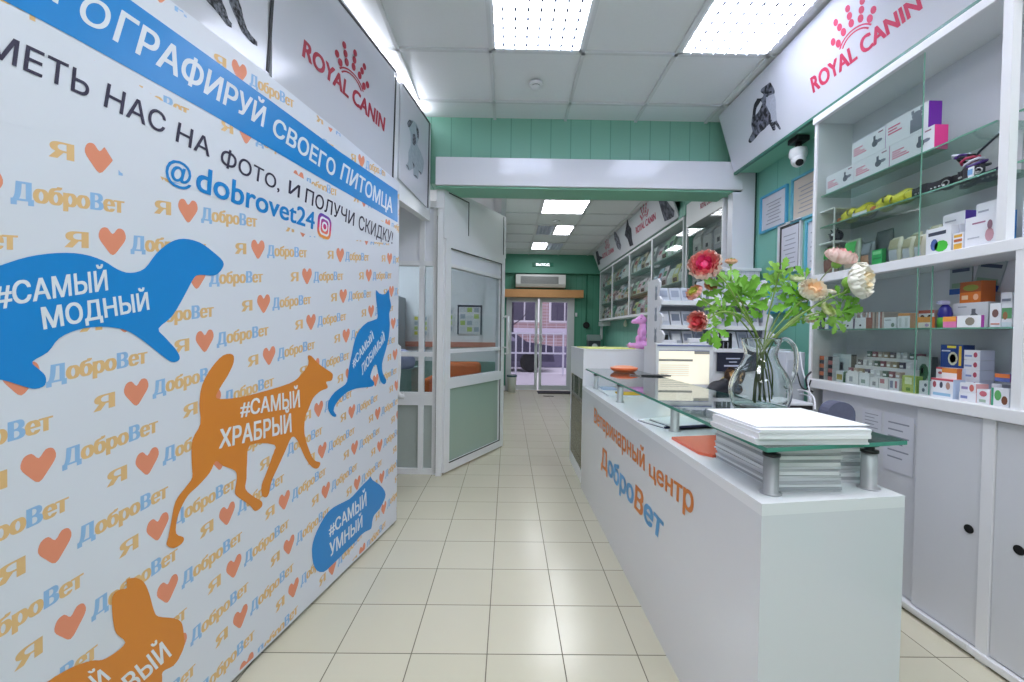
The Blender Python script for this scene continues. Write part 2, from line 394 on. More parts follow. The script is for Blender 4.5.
# angled door leaf
A, B = V((-.565, 3.61, 0)), V((-.075, 4.52, 0)); mb = MB(); bar, u, L, n = frame(mb, None, A, B, .02, 2.03, .075, d=.06)
bar(.075, L-.075, .74, .83); bar(.06, L-.07, 1.05, 1.085); bar(.075, L-.075, 1.80, 1.83)
d1 = struct('door_1', mb)
def on(s, z, e=0): return A+u*s+V((u.y, -u.x, 0))*e+V((0, 0, z))
def dbox(m, s0, s1, z0, z1, e0=0, e1=.006, mb=None):
    return (mb or MB()).obox(on(s0, z0, e0), u*(s1-s0), V((u.y, -u.x, 0))*(e1-e0), V((0, 0, z1-z0)), m)
sub(dbox(GLZ, .07, L-.07, .82, 1.96), 'pane', d1); sub(dbox(FROSTG, .07, L-.07, .09, .75), 'lower_panel', d1)
sub(dbox(mat('dfe1e8', .5), .07, L-.07, 1.825, 1.955, -.01, .01), 'upper_panel', d1)
g = MB()
for (s0, s1, z0, z1) in ((.07, L-.07, 1.953, 1.962), (L-.079, L-.07, .83, 1.96), (L-.079, L-.07, .09, .745), (.07, L-.07, .09, .098)): dbox(GASK, s0, s1, z0, z1, .028, .034, g)
sub(g, 'gasket', d1)
hd = MB().tube([on(L-.02, 1.08, .03), on(L-.02, 1.08, .09), on(L-.02, 1.40, .09), on(L-.02, 1.40, .03)], .012, UPVC); sub(hd, 'door_handle', d1)
# transom above the door with two dark-edged panels
mb = MB(); dbox(UPVC, -.03, L+.02, 2.03, 2.47, -.03, .03, mb); t1 = struct('trim_7', mb)
g = MB()
for (s0, s1, z0, z1) in ((.03, .33, 2.42, 2.428), (.33, .338, 2.12, 2.428), (L-.04, L-.032, 2.06, 2.46)): dbox(GASK, s0, s1, z0, z1, .03, .034, g)
sub(g, 'gasket', t1)
A, B = V((-.07, 4.56, 0)), V((-.115, 8.98, 0)); mb = MB(); bar, u, L, n = frame(mb, None, A, B, 0, 2.88, .06)
for s in (.8, 1.6, 2.4, 3.2, 3.9): bar(s, s+.05, 0, 2.85)
bar(.05, L-.05, .75, .85); bar(.05, L-.05, 2.05, 2.15)
w2 = struct('window_2', mb)
sub(MB().obox(A+V((-.004, .05, .05)), u*(L-.1), V((.008, 0, 0)), V((0, 0, .72)), FROSTG).obox(A+V((-.004, .05, 2.14)), u*(L-.1), V((.008, 0, 0)), V((0, 0, .7)), FROST), 'lower_panel', w2)
sub(MB().obox(A+V((-.003, .05, .84)), u*(L-.1), V((.006, 0, 0)), V((0, 0, 1.24)), GLZ), 'pane', w2)
h = MB().tube([(-.04, 4.72, 1.0), (.0, 4.72, 1.0), (.0, 4.72, 1.42), (-.04, 4.72, 1.42)], .013, UPVC); sub(h, 'door_handle', w2)
# the office behind the panes
OFF = mat('eceef2', .8); struct('wall_office', MB().box((-4.2, 6.6, 0), (-.14, 6.7, 2.9), OFF)); bpy.data.objects['wall_office'].name = 'wall_far.001'
struct('wall_office2', MB().box((-4.2, 6.56, 0), (-.14, 6.6, .78), mat('83a29a', .6))); bpy.data.objects['wall_office2'].name = 'baseboard_far.001'
# far entrance doors
mb = MB()
DF = mat('cfd3d6', .35)
def bx(x0, x1, z0, z1, y0=8.97, y1=9.06, m=DF): mb.box((x0, y0, z0), (x1, y1, z1), m)
bx(-.05, .01, 0, 2.02); bx(1.31, 1.40, 0, 2.02); bx(.01, 1.31, 1.97, 2.02); d2 = struct('door_2', mb)
for (x0, x1) in ((.01, .62), (.66, 1.31)):
    mb = MB(); bx(x0, x0+.055, .02, 1.97); bx(x1-.055, x1, .02, 1.97); bx(x0+.05, x1-.05, .02, .12); bx(x0+.05, x1-.05, 1.9, 1.97)
    lf = struct('leaf', mb, d2); sub(MB().box((x0+.05, 9.0, .11), (x1-.05, 9.008, 1.91), glassmat('tinted door pane', 'efecf4', .5)), 'pane', lf)
    hx = x1-.03 if x0 < .3 else x0+.03
    sub(MB().tube([(hx, 8.97, 1.0), (hx+(.0), 8.90, 1.02), (hx+(.05 if x0 > .3 else -.05), 8.89, 1.1), (hx, 8.90, 1.2), (hx, 8.97, 1.22)], .012, UPVC), 'door_handle', lf)
# ---------------------------------------------------------------- outside the entrance
EXT = mat('a7a3bd', .9, noise=.15, nscale=2)
struct('pavement', MB().box((-12, 9.12, -.12), (14, 13, -.02), mat('c9c6cc', .9, noise=.08, nscale=3)).box((-12, 13, -.12), (14, 40, -.03), mat('e6e5ea', .9, noise=.05, nscale=1)))
bpy.data.objects['pavement'].name = 'floor.001'
# facade across the street
bl = thing('apartment_building', 'pinkish apartment block with white framed windows seen through the glass doors', 'building', (1, 22, 0))
sub(MB().box((-10, 22, 0), (12, 26, 9), gridmat('brick facade', 'b49a98', 'ab9090', 'c8bcc0', .5, .16, .02, 0, 0, 'XZ', .9, .2)), 'wall', bl)
for i in range(7):
    x = -6.2+2.1*i
    for z in (1.9, 4.9):
        w = sub(MB().box((x-.1, 21.93, z-.1), (x+1.5, 21.99, z+1.5), UPVC), 'window', bl)
        sub(MB().box((x+.02, 21.9, z), (x+.68, 21.93, z+1.4), mat('4d4a5c', .2)).box((x+.76, 21.9, z), (x+1.4, 21.93, z+1.4), mat('4d4a5c', .2)), 'pane', w)
sub(MB().box((-10, 21.8, 1.2), (12, 22, 1.5), mat('c9c6d4', .8)), 'ledge', bl)
fn = thing('railing', 'pale metal railing with square panels outside the entrance', 'fence', (.7, 12.4, -.02))
fm = mat('dcdbe6', .5)
sub(MB().box((-2, 12.38, 1.2), (4, 12.42, 1.25), fm).box((-2, 12.38, .62), (4, 12.42, .67), fm), 'rail', fn)
for i in range(9):
    x = -1.9+.7*i; sub(MB().box((x, 12.37, 0), (x+.05, 12.43, 1.28), fm), 'post', fn)
    sub(MB().box((x+.2, 12.385, .67), (x+.235, 12.415, 1.2), fm).box((x+.42, 12.385, .67), (x+.455, 12.415, 1.2), fm), 'baluster', fn)
one(MB().box((-4, 15.5, -.02), (6, 16.2, .75), mat('77748a', .9, noise=.3, nscale=3)), 'low_wall', 'dark low wall behind the railing in the street', 'wall')
car = thing('parked_car', 'dark parked car behind the left glass of the entrance doors', 'car', (-.6, 14.2, -.03)); cm = mat('4b475c', .3)
prof = [(-2.1, .35), (-2.1, .8), (-1.5, .95), (-1.0, 1.4), (.6, 1.42), (1.2, .98), (2.0, .85), (2.1, .35)]
sub(MB().prism([(-.6+x, 13.5, z-.03) for x, z in prof], (0, 1.4, 0), cm), 'body', car)
for x in (-1.35, 1.3): sub(MB().cyl((-.6+x, 13.47, .3), (-.6+x, 13.65, .3), .32, BLACK), 'wheel', car)
sub(MB().prism([(-.6+x, 13.49, z-.03) for x, z in ((-1.25, 1.0), (-.9, 1.34), (.5, 1.36), (.9, 1.0))], (0, .01, 0), mat('9a97ad', .1)), 'side_window', car)
def tree(x, y, h, seed, label):
    r = random.Random(seed); t = thing('bare_tree', label, 'tree', (x, y, -.05), 'bare trees outside')
    bark = mat('3c3848', .9); sub(MB().tube([(x, y, -.05), (x+.05, y, h*.5), (x-.05, y, h)], .1, bark, r1=.03), 'trunk', t)
    br = MB()
    for i in range(14):
        z = h*(.3+.05*i); a = r.uniform(0, 6.28); L = h*.3
        p = [(x, y, z), (x+math.cos(a)*L*.5, y+math.sin(a)*L*.3, z+L*.25), (x+math.cos(a)*L, y+math.sin(a)*L*.6, z+L*.7)]
        br.tube(p, .025, bark, 5, r1=.008)
        br.tube([p[1], (p[1][0]+r.uniform(-.5, .5), p[1][1], p[1][2]+.6)], .012, bark, 4, r1=.004)
    sub(br, 'branch', t)['kind'] = 'stuff'
tree(.1, 17, 5, 1, 'bare tree seen through the left entrance door leaf'); tree(3.0, 18.5, 6, 2, 'bare tree seen at the right edge of the entrance doors')
# ---------------------------------------------------------------- far end
v = MB().box((-.12, 8.80, 1.99), (1.56, 8.965, 2.15), mat('c8925c', .5, noise=.12, nscale=5, name='light wood'), .003)
one(v, 'wooden_pelmet', 'light orange wooden pelmet box above the glass entrance doors', 'pelmet')
ac = thing('air_conditioner', 'white wall air conditioner with grey grille above the entrance doors', 'air conditioner', (.68, 8.90, 2.2))
acm = mat('dcdcd8', .4); sub(MB().prism([(.14, 9.0, 2.2), (.14, 8.83, 2.2), (.14, 8.78, 2.26), (.14, 8.78, 2.46), (.14, 9.0, 2.49)], (1.04, 0, 0), acm), 'body', ac)
gr = MB()
for k in range(7): gr.box((.24, 8.772, 2.27+k*.022), (1.03, 8.779, 2.282+k*.022), mat('6d6f70', .5))
sub(gr, 'grille', ac)
s = MB().box((.48, 8.83, 2.635), (.92, 8.858, 2.715), mat('2f7d63', .5)); P = Pl((0, 8.83, 0), (1, 0, 0), (0, 0, 1)); EX = mat('f4f8ff', .5, emis=1.2)
P.text(s, 'ВЫХОД', [(.56, 2.70), (.84, 2.70), (.84, 2.65), (.56, 2.65)], EX, .002, bold=.02, px=False)
one(s, 'exit_sign', 'small green sign with white letters on the beam above the air conditioner', 'sign')
wb = MB().lathe([(.0, 0), (.075, 0), (.10, .33), (.104, .35), (.09, .35), (.07, .02), (0, .02)], (.085, 8.75, .0), mat('d8dad6', .4), 20)
wt = one(wb, 'waste_bin', 'small white waste bin with dark rim beside the entrance doors', 'bin', None, (.085, 8.75, 0)); sub(MB().lathe([(.100, .32), (.108, .325), (.108, .36), (.1, .36)], (.085, 8.75, 0), mat('40606a', .5), 20), 'rim', wt)
one(MB().box((.62, 8.55, .001), (1.36, 8.9, .014), mat('2c2a30', .95, noise=.3, nscale=200), .004), 'door_mat', 'dark ribbed door mat in front of the glass entrance doors', 'mat')
one(MB().tube([(.70, 8.2, .008), (.78, 8.16, .01), (.83, 8.2, .009), (.9, 8.17, .008)], .006, BLACK), 'dropped_cord', 'short dark cord lying on the floor before the door mat', 'cord')
c = thing('intercom', 'round black intercom with cable on the green far wall', 'intercom', (1.66, 8.98, 1.42)); sub(MB().cyl((1.66, 9.0, 1.42), (1.66, 8.95, 1.42), .07, BLACK), 'body', c); sub(MB().tube([(1.66, 8.99, 1.48), (1.66, 8.99, 2.5)], .012, mat('3a8069', .5)), 'cable_duct', c)
sb = thing('door_sensor', 'tiny white alarm sensor on the right frame of the entrance doors', 'sensor', (1.44, 8.97, 1.63)); sub(MB().box((1.42, 8.95, 1.6), (1.46, 9.0, 1.68), UPVC, .004), 'body', sb)
# ceiling luminaires
LAMP = mat('f6f8ff', .6, emis=9.0, name='lit diffuser'); LAMPF = mat('f6f8ff', .6, emis=11, name='lit far diffuser'); LAMPOFF = mat('f6f8ff', .6, emis=16, name='lit office diffuser'); LOUV = mat('dfe4f2', .3, name='louvre')
def light(x, y, z, w, h, label, m=LAMP, lou=True, cells=(8, 8), group='ceiling light panels'):
    t = thing('ceiling_light', label, 'ceiling light', (x+w/2, y+h/2, z-.03), group)
    sub(MB().box((x, y, z-.004), (x+.02, y+h, z+.02), UPVC).box((x+w-.02, y, z-.004), (x+w, y+h, z+.02), UPVC).box((x, y, z-.004), (x+w, y+.02, z+.02), UPVC).box((x, y+h-.02, z-.004), (x+w, y+h, z+.02), UPVC), 'frame', t)
    sub(MB().add([(x+.015, y+.015, z+.009), (x+w-.015, y+.015, z+.009), (x+w-.015, y+h-.015, z+.009), (x+.015, y+h-.015, z+.009)], [(0, 3, 2, 1)], m), 'diffuser', t)
    if lou:
        g = MB(); nx, ny = cells
        for i in range(1, nx): g.box((x+w*i/nx-.003, y+.02, z-.018), (x+w*i/nx+.003, y+h-.02, z+.006), LOUV)
        for i in range(1, ny): g.box((x+.02, y+h*i/ny-.002, z-.018), (x+w-.02, y+h*i/ny+.002, z+.006), LOUV)
        if m is LAMP:
            refl_dash = mat('2c3454', .5, name='dark reflection dash')  # dark reflections in the louvre cells, put in as flat coloured dashes
            for i in range(1, nx):
                for j in range(1, ny): g.box((x+w*i/nx-.006, y+h*j/ny-.020, z-.0185), (x+w*i/nx+.006, y+h*j/ny+.008, z-.0182), refl_dash)
        sub(g, 'louvre', t)
    return t
light(-.128, 2.162, ZC, .576, .576, 'glowing square ceiling panel in the middle of the near ceiling')
light(1.072, 2.162, ZC, .576, .576, 'glowing louvred ceiling panel beside the tilted sign fascia on the right')
for (x, y, l) in ((-.128, .36, 'ceiling panel directly overhead, left of its pair'), (1.072, .36, 'ceiling panel overhead, right of its pair'), (.47, -1.44, 'ceiling panel behind the viewer'), (-.728, -1.44, 'added fill light panel behind the viewer on the banner side')):  # unseen panels; the banner-side one is added as fill light for the banner
    light(x, y, ZC, .576, .576, l, mat('f6f8ff', .6, emis=12.0), False)
light(.412, 5.2, ZF, .59, .60, 'largest lit panel of the far ceiling, nearest to the white beam', LAMPF, False)
light(.70, 6.43, ZF, .30, .60, 'lit half of the middle far ceiling fixture', LAMPF, False)
light(.412, 6.43, ZF, .29, .60, 'unlit louvred half of the middle far ceiling fixture', mat('75797c', .5), True, (5, 8))
light(.412, 7.67, ZF, .30, .60, 'lit left half of the farthest ceiling fixture', LAMPF, False)
light(.71, 7.67, ZF, .29, .60, 'unlit louvred right half of the farthest ceiling fixture', mat('75797c', .5), True, (5, 8))
light(-2.2, 4.9, 2.6, .6, .6, 'ceiling panel inside the glazed office', LAMPOFF, False)
p = atz(536, 83, ZC)
sd = thing('smoke_detector', 'white round smoke detector on the near ceiling', 'smoke detector', (p.x, p.y, ZC-.04))
sub(MB().lathe([(0, -.0), (.05, -.002), (.052, -.012), (.048, -.02), (.03, -.022)], (p.x, p.y, ZC), UPVC), 'base', sd)
sub(MB().lathe([(.03, -.02), (.032, -.028)], (p.x, p.y, ZC), DARK), 'vent', sd); sub(MB().lathe([(.034, -.028), (.03, -.042), (0, -.045)], (p.x, p.y, ZC), UPVC), 'cap', sd)
one(MB().cyl((.68, 6.2, ZF-.02), (.68, 6.2, ZF+.01), .05, UPVC), 'ceiling_speaker', 'small round white fitting on the far ceiling between the lights', 'detector')
# LED strip above the left band
t = one(MB().obox(pl3(.05, 3.0, -.04), PLd*3.2, PLn*.02, V((0, 0, .015)), mat('f4f6ff', .5, emis=8.0)), 'light_strip', 'glowing light strip along the top of the left sign band', 'light strip')
# ---------------------------------------------------------------- left sign panels
PLP = Pl(PL0, -PLd, (0, 0, 1), PLn); GR = mat('8b8e95', .7, noise=.5, nscale=60, name='mottled print'); GRD = mat('55575f', .7, noise=.85, nscale=70); GRL = mat('98a2aa', .7, noise=.25, nscale=40)
PAN = mat('ccccd4', .15, name='glossy sign panel')
def panel(quad, gask, label):
    q = [PLP.pt(*c) for c in quad]
    mb = MB(); mb.prism([PLP.w3(a, b, .002) for a, b in q], PLP.n*.012, PAN)
    t = thing('wall_sign', label, 'sign', PLP.w3((q[2][0]+q[3][0])/2, q[2][1], 0), 'sign panels above the banner')
    g = MB()
    for a, b in gask:
        a, b = V(PLP.pt(*a)), V(PLP.pt(*b)); d = (b-a).normalized(); nn = V((-d.y, d.x))*.008
        g.prism([PLP.w3(*(a-nn), .0145), PLP.w3(*(b-nn), .0145), PLP.w3(*(b+nn), .0145), PLP.w3(*(a+nn), .0145)], PLP.n*.003, GASK)
    return t, mb, g
def fin(t, mb, g): sub(mb, 'board', t); sub(g, 'gasket', t)
# dog legs
t, mb, g = panel([(-60, -190), (273, -60), (265, 73), (-60, -190+5)], [((273, -60), (264.5, 72))], 'leftmost upper sign panel showing the legs of a spotted dog')
mb = MB(); q = [(1.0, 2.97)]
a0 = PLP.pt(265, 71)[0]; mb.prism([PLP.w3(x, z, .002) for x, z in ((a0, 2.22), (a0, 2.96), (a0-1.6, 2.96), (a0-1.6, 2.22))], PLP.n*.012, PAN)
t.location = PLP.w3(a0-.8, 2.22, 0)
Z = lambda p: zoomed(p, 180, 0, 8.53)
PLP.shape(mb, Z([(150, -60), (200, 15), (262, 80), (322, 155), (368, 220), (412, 243), (415, 205), (385, 165), (362, 85), (335, 25), (315, -80)]), GRD, .0145)
PLP.shape(mb, Z([(365, -80), (392, 30), (422, 100), (462, 190), (495, 270), (540, 325), (595, 380), (634, 398), (632, 360), (582, 305), (545, 250), (515, 160), (495, 65), (472, 5), (455, -80)]), GRD, .0145)
PLP.shape(mb, Z([(140, 0), (230, 80), (330, 175), (420, 245), (510, 300), (500, 280), (410, 215), (300, 120), (200, 30), (165, 0)]), GR, .014)
PLP.shape(mb, Z([(60, -300), (60, -120), (180, -20), (320, -20), (400, -40), (470, -40), (520, -300)]), GR, .0142)
fin(t, mb, g)
t, mb, g = panel([(270, -20), (393, 71), (390, 178), (265, 73)], [((330, -8), (394, 72.5)), ((394, 72.5), (390.5, 178))], 'middle upper sign panel with the red crown logo')
mb = MB(); a0 = PLP.pt(267, 60)[0]+.012; a1 = PLP.pt(392.5, 120)[0]; mb.prism([PLP.w3(x, z, .002) for x, z in ((a0, 2.22), (a1, 2.22), (a1, PLP.pt(394, 72.5)[1]), (a0, PLP.pt(394, 72.5)[1]+.02))], PLP.n*.012, PAN)
brand(PLP, mb, [(301.2, 38.8), (383.4, 118), (382, 131.5), (299, 55.6)], mat('a8233a', .5), .0155); fin(t, mb, g)
t, mb, g = panel([(399.5, 82), (428, 123), (426, 208), (397, 178)], [((400.7, 84), (427.6, 123)), ((427.6, 123), (426, 208))], 'right upper sign panel with a sitting bulldog picture')
Z = lambda p: zoomed(p, 395, 110, 6.82)
PLP.shape(mb, Z(spline([(72, 90), (85, 68), (115, 75), (145, 115), (152, 190), (140, 235), (165, 290), (185, 350), (180, 410), (168, 440), (150, 425), (145, 470), (115, 450), (112, 400), (85, 415), (60, 385), (78, 350), (78, 290), (95, 235), (90, 150)], 3)), GRL, .0145)
PLP.shape(mb, Z([(70, 90), (85, 66), (110, 80), (88, 118), (76, 118)]), GRD, .015)
PLP.shape(mb, Z([(108, 165), (125, 165), (132, 225), (118, 245), (106, 225)]), GRD, .015)
PLP.shape(mb, Z([(130, 100), (150, 140), (150, 200), (140, 190)]), GRD, .015)
for q in ([(145, 410), (168, 430), (165, 445)], [(110, 440), (145, 472), (135, 450)], [(105, 350), (122, 380), (116, 400)], [(60, 370), (75, 380), (85, 415)]): PLP.shape(mb, Z(q), GRD, .015)
fin(t, mb, g)
# ================================================================ BANNER
B0, B1 = V((-.704, 2.691, 0)), V((-.935, 1.456, 0)); Bd = (B1-B0).normalized()
BP = Pl(B0, -Bd, (0, 0, 1)); SW = 2.45
BP.clips = [(1, 0, 0), (-1, 0, SW), (0, -1, -.03)]
VIN = mat('d2d5df', .42, noise=.015, nscale=3, name='vinyl print')
bn = thing('photo_banner', 'large white printed photo banner with hashtag animal silhouettes along the left side', 'banner', (B0.x, B0.y, 0)); bn.location = B0+Bd*1.2
bm_ = MB()
top = [(-(SW), 2.25)]+[BP.pt(*p) for p in ((170, 0), (205.5, 26.6), (263.5, 71), (337, 130), (391, 176))]+[(0, BP.pt(397, 181)[1])]
bm_.prism([BP.w3(a, b, -.002) for a, b in [(-SW, .02)]+top+[(0, .02)]], BP.n*.002, VIN)
TAN, COR, PBL = mat('d9b27c', .6), mat('dd8a6c', .6), mat('8cb2da', .6)
gl = glyphs('ДоброВет', 0, (0, 1, 1, 1, 1, 0, 1, 1)); gya = glyphs('Я', 0)
heart = spline([(0, -.5), (-.28, -.22), (-.5, .12), (-.42, .42), (-.2, .47), (0, .26), (.2, .47), (.42, .42), (.5, .12), (.28, -.22)], 3)
th = math.atan(.15); ct, st = math.cos(th), math.sin(th)
topz = lambda a: next((p[1]+(q[1]-p[1])*(a-p[0])/(q[0]-p[0]) for p, q in zip(top, top[1:]) if p[0] <= a <= q[0]), 2.0)
def put(vs, fs, ms, ox, oz, sx, sz, hx, hz, cols, e=.0003):
    P = [(hx+(ox+x*sx)*ct-(oz+y*sz)*st*0, hz+(ox+x*sx)*st+(oz+y*sz)) for x, y in vs]
    for f, k in zip(fs, ms):
        ps = [P[i] for i in f]
        if max(p[1] for p in ps) < topz(ps[0][0])-.004: BP.tri(bm_, ps, cols[k], e)
ht = tessellate_polygon([[V((x, y, 0)) for x, y in heart]])
for i in range(-14, 15):
    for j in range(-14, 16):
        f = .245*i if i <= 3 else .735+.205*(i-3)
        s = .617+f-.028*j; z = 1.405-.135*i-.196*j
        if not (-.4 < s < SW+.1 and -.1 < z < 2.4): continue
        # lattice rows alternate, each unit two steps long
        k = 1-.06*max(0, s-1.2)
        put(heart, [tuple(t) for t in ht], [0]*len(ht), 0, 0, .064*k, .07, -s, z, [COR])
        for dx in (-.003, 0, .003):
            ee = .00035+dx*.012
            put(gya[0], gya[1], gya[2], -.1*k+dx*1.3, -.02, .042*k, .038, -s, z, [TAN], ee)
            put(gl[0], gl[1], gl[2], .047*k+dx, -.022, .225*k, .041, -s, z, [PBL, TAN], ee)
WP = mat('d2d5df', .42, name='vinyl ground')
BP.shape(bm_, [(-45, -18), (1.6, 10), (60, 42), (130, 80), (160, 100), (240, 140), (315, 186), (396.5, 229), (396.5, 244), (335, 238), (310, 236), (200, 192), (160, 176), (175, 205), (120, 172), (100, 140), (40, 130), (-10, 120), (-45, 110)], WP, .00048)
BB = mat('1580c8', .3, name='blue print')
BP.shape(bm_, [(-70, -42), (-30, -17), (1.6, -.5), (65, 33), (130, 69), (204, 110), (240, 131), (315, 175), (397.5, 222.5), (397.5, 191), (340, 152), (272, 102), (200, 50), (130, 0), (60, -48), (0, -88), (-70, -130)], BB, .0012)
WT = mat('dadde4', .5); INK = mat('2a2440', .5)
def T(txt, q, m, b=.0, e=.0018): BP.text(bm_, txt, q, m, e, bold=b)
# band heading
T('О', [(84, -6), (113, 8), (106, 33), (76, 19)], WT, .02); T('Т', [(40, -35), (76, -17), (68, 10), (40, -6)], WT, .02)
T('ГРАФИРУЙ', [(121, 10), (266, 108), (263, 127), (112, 39)], WT, .03)
T('СВОЕГО', [(275, 117), (336, 161.5), (334, 177), (271, 133)], WT, .03); T('ПИТОМЦА', [(343, 163), (392.5, 199), (392, 213), (339.5, 178.5)], WT, .03)
T('МЕТЬ', [(-14, 26), (90, 75), (88, 98), (-18, 52)], INK, .012)
T('НАС', [(107, 83), (166, 115), (164, 134), (103, 106)], INK, .012); T('НА', [(178, 122), (211, 140), (209, 157), (175, 141)], INK, .012)
T('ФОТО,', [(222, 147), (280, 178.5), (279, 191), (219, 164)], INK, .012); T('И', [(289, 180), (300, 186), (299, 198), (288, 193)], INK, .012)
T('ПОЛУЧИ', [(306, 188), (354.5, 213), (353.5, 226), (304.5, 202)], INK, .012); T('СКИДКУ!', [(359, 215), (393, 232), (392, 244), (358, 229)], INK, .012)
T('@', [(165, 156), (192, 166), (191, 186), (165, 178)], BB, .015)
T('dobrovet24', [(197, 163), (315, 212), (314, 229.5), (195, 190)], BB, .025)
# round-cornered camera icon
f = BP.map([(318, 211), (331.5, 219), (330, 241), (316.5, 235.5)])
def rr(x0, y0, x1, y1, r): return [f(cx+r*math.cos(a), cy+r*math.sin(a)) for cx, cy, a0 in ((x1-r, y1-r, 0), (x0+r, y1-r, 90), (x0+r, y0+r, 180), (x1-r, y0+r, 270)) for a in [math.radians(a0+t*22.5) for t in range(5)]]
ig = bpy.data.materials.new('gradient print'); ig.use_nodes = True; nt = ig.node_tree; tcn = nt.nodes.new('ShaderNodeTexCoord'); sp = nt.nodes.new('ShaderNodeSeparateXYZ'); rp = nt.nodes.new('ShaderNodeValToRGB'); mr = nt.nodes.new('ShaderNodeMapRange')
zc = f(.5, 0)[1], f(.5, 1)[1]; mr.inputs[1].default_value = zc[0]; mr.inputs[2].default_value = zc[1]
nt.links.new(tcn.outputs['Object'], sp.inputs[0]); nt.links.new(sp.outputs[2], mr.inputs[0]); nt.links.new(mr.outputs[0], rp.inputs[0]); nt.links.new(rp.outputs[0], nt.nodes['Principled BSDF'].inputs[0])
cr = rp.color_ramp; cr.elements[0].color = lin('f0a040'); cr.elements[1].color = lin('5b48b8'); e_ = cr.elements.new(.45); e_.color = lin('d83070')
BP.shape(bm_, rr(0, 0, 1, 1, .28), ig, .0018, px=False); BP.shape(bm_, rr(.14, .12, .86, .88, .2), WT, .0021, px=False); BP.shape(bm_, rr(.22, .2, .78, .8, .15), ig, .0024, px=False)
BP.shape(bm_, [f(.5+.21*math.cos(t*.5236), .5+.21*math.sin(t*.5236)) for t in range(12)], WT, .0027, px=False); BP.shape(bm_, [f(.5+.12*math.cos(t*.5236), .5+.12*math.sin(t*.5236)) for t in range(12)], ig, .003, px=False)
# silhouettes
OR = mat('d2802c', .4, name='orange print')
def sil(pts, m, k=3): BP.shape(bm_, spline(pts, k) if k > 1 else pts, m, .0015)
Z = lambda p: zoomed(p, 0, 230, 4.0125)
sil(Z([(-60, 165), (0, 142), (110, 108), (230, 92), (330, 97), (410, 122), (470, 158), (520, 172), (578, 155), (625, 95), (680, 50), (735, 35), (800, 50), (850, 85), (893, 125), (890, 155), (860, 182), (800, 180), (775, 195), (740, 260), (690, 345), (635, 395), (660, 430), (705, 480), (720, 515), (700, 530), (670, 520), (600, 465), (545, 425), (490, 398), (400, 388), (310, 400), (235, 435), (190, 490), (128, 528), (150, 555), (180, 585), (178, 622), (140, 637), (95, 628), (0, 600), (-90, 600)]), BB)
T('#САМЫЙ', Z([(-36, 218), (425, 160), (432, 240), (-30, 310)]), WT, .03, .0018); T('МОДНЫЙ', Z([(160, 312), (590, 250), (598, 318), (172, 398)]), WT, .035, .0018)
Z = lambda p: zoomed(p, 150, 340, 3.1)
sil(Z([(255, 45), (258, 70), (240, 110), (215, 150), (205, 180), (260, 180), (330, 165), (430, 135), (465, 110), (490, 75), (488, 50), (500, 50), (520, 72), (545, 90), (565, 105), (562, 125), (545, 130), (550, 148), (528, 158), (505, 180), (490, 215), (480, 240), (478, 290), (492, 340), (508, 372), (527, 380), (520, 397), (503, 395), (480, 365), (455, 310), (438, 302), (418, 345), (395, 395), (375, 440), (368, 475), (358, 488), (346, 480), (345, 450), (360, 410), (378, 360), (385, 325), (310, 325), (300, 380), (298, 430), (295, 462), (320, 485), (345, 500), (345, 517), (325, 530), (308, 512), (270, 485), (262, 470), (268, 430), (262, 405), (225, 390), (203, 375), (185, 410), (150, 450), (118, 480), (95, 520), (82, 560), (80, 600), (103, 612), (98, 630), (72, 645), (50, 635), (55, 612), (65, 560), (78, 500), (110, 455), (130, 425), (128, 380), (130, 310), (155, 260), (152, 200), (160, 140), (190, 85), (225, 48)]), OR)
T('#САМЫЙ', Z([(280, 190), (462, 155), (464, 207), (278, 235)]), WT, .03); T('ХРАБРЫЙ', Z([(215, 278), (436, 228), (438, 284), (212, 336)]), WT, .035)
Z = lambda p: zoomed(p, 30, 560, 5.59)
sil(Z([(540, 110), (590, 100), (635, 125), (665, 190), (690, 280), (715, 315), (800, 325), (845, 350), (858, 420), (862, 470), (840, 530), (800, 590), (740, 625), (735, 690), (700, 900), (100, 900), (0, 760), (110, 670), (230, 600), (340, 562), (400, 558), (470, 520), (530, 460), (480, 410), (462, 340), (455, 240), (465, 190), (500, 165), (540, 155)]), OR)
T('ВЫЙ', Z([(505, 665), (735, 455), (790, 530), (560, 740)]), WT, .03); T('Й', Z([(320, 655), (390, 610), (450, 660), (380, 720)]), WT, .03)
Z = lambda p: zoomed(p, 290, 270, 4.264)
sil(Z([(365, 85), (380, 100), (405, 103), (420, 82), (424, 120), (431, 155), (422, 185), (425, 230), (420, 290), (405, 350), (392, 400), (395, 440), (410, 470), (402, 487), (388, 478), (375, 440), (368, 405), (355, 412), (342, 450), (345, 465), (358, 478), (350, 497), (300, 502), (265, 510), (230, 530), (195, 570), (185, 600), (197, 618), (190, 627), (172, 615), (160, 585), (165, 555), (190, 520), (225, 495), (242, 475), (250, 420), (262, 360), (275, 300), (295, 255), (330, 222), (370, 208), (372, 175), (367, 130)]), BB, 2)
T('#САМЫЙ', Z([(262, 385), (350, 262), (357, 292), (268, 418)]), WT, .03); T('ЛЮБИМЫЙ', Z([(301, 410), (399, 265), (404, 300), (307, 448)]), WT, .03)
Z = lambda p: zoomed(p, 290, 460, 5.245)
sil(Z([(420, 85), (432, 105), (470, 130), (497, 165), (497, 200), (470, 255), (440, 290), (430, 325), (425, 360), (395, 375), (370, 395), (345, 425), (300, 470), (250, 520), (210, 560), (175, 587), (140, 580), (120, 540), (113, 470), (125, 410), (155, 340), (200, 270), (250, 235), (310, 205), (345, 170), (385, 125), (412, 100)]), BB, 2)
T('#САМЫЙ', Z([(200, 345), (398, 165), (400, 238), (204, 400)]), WT, .03); T('УМНЫЙ', Z([(205, 438), (378, 288), (378, 350), (207, 510)]), WT, .03)
sub(bm_, 'printed_sheet', bn)
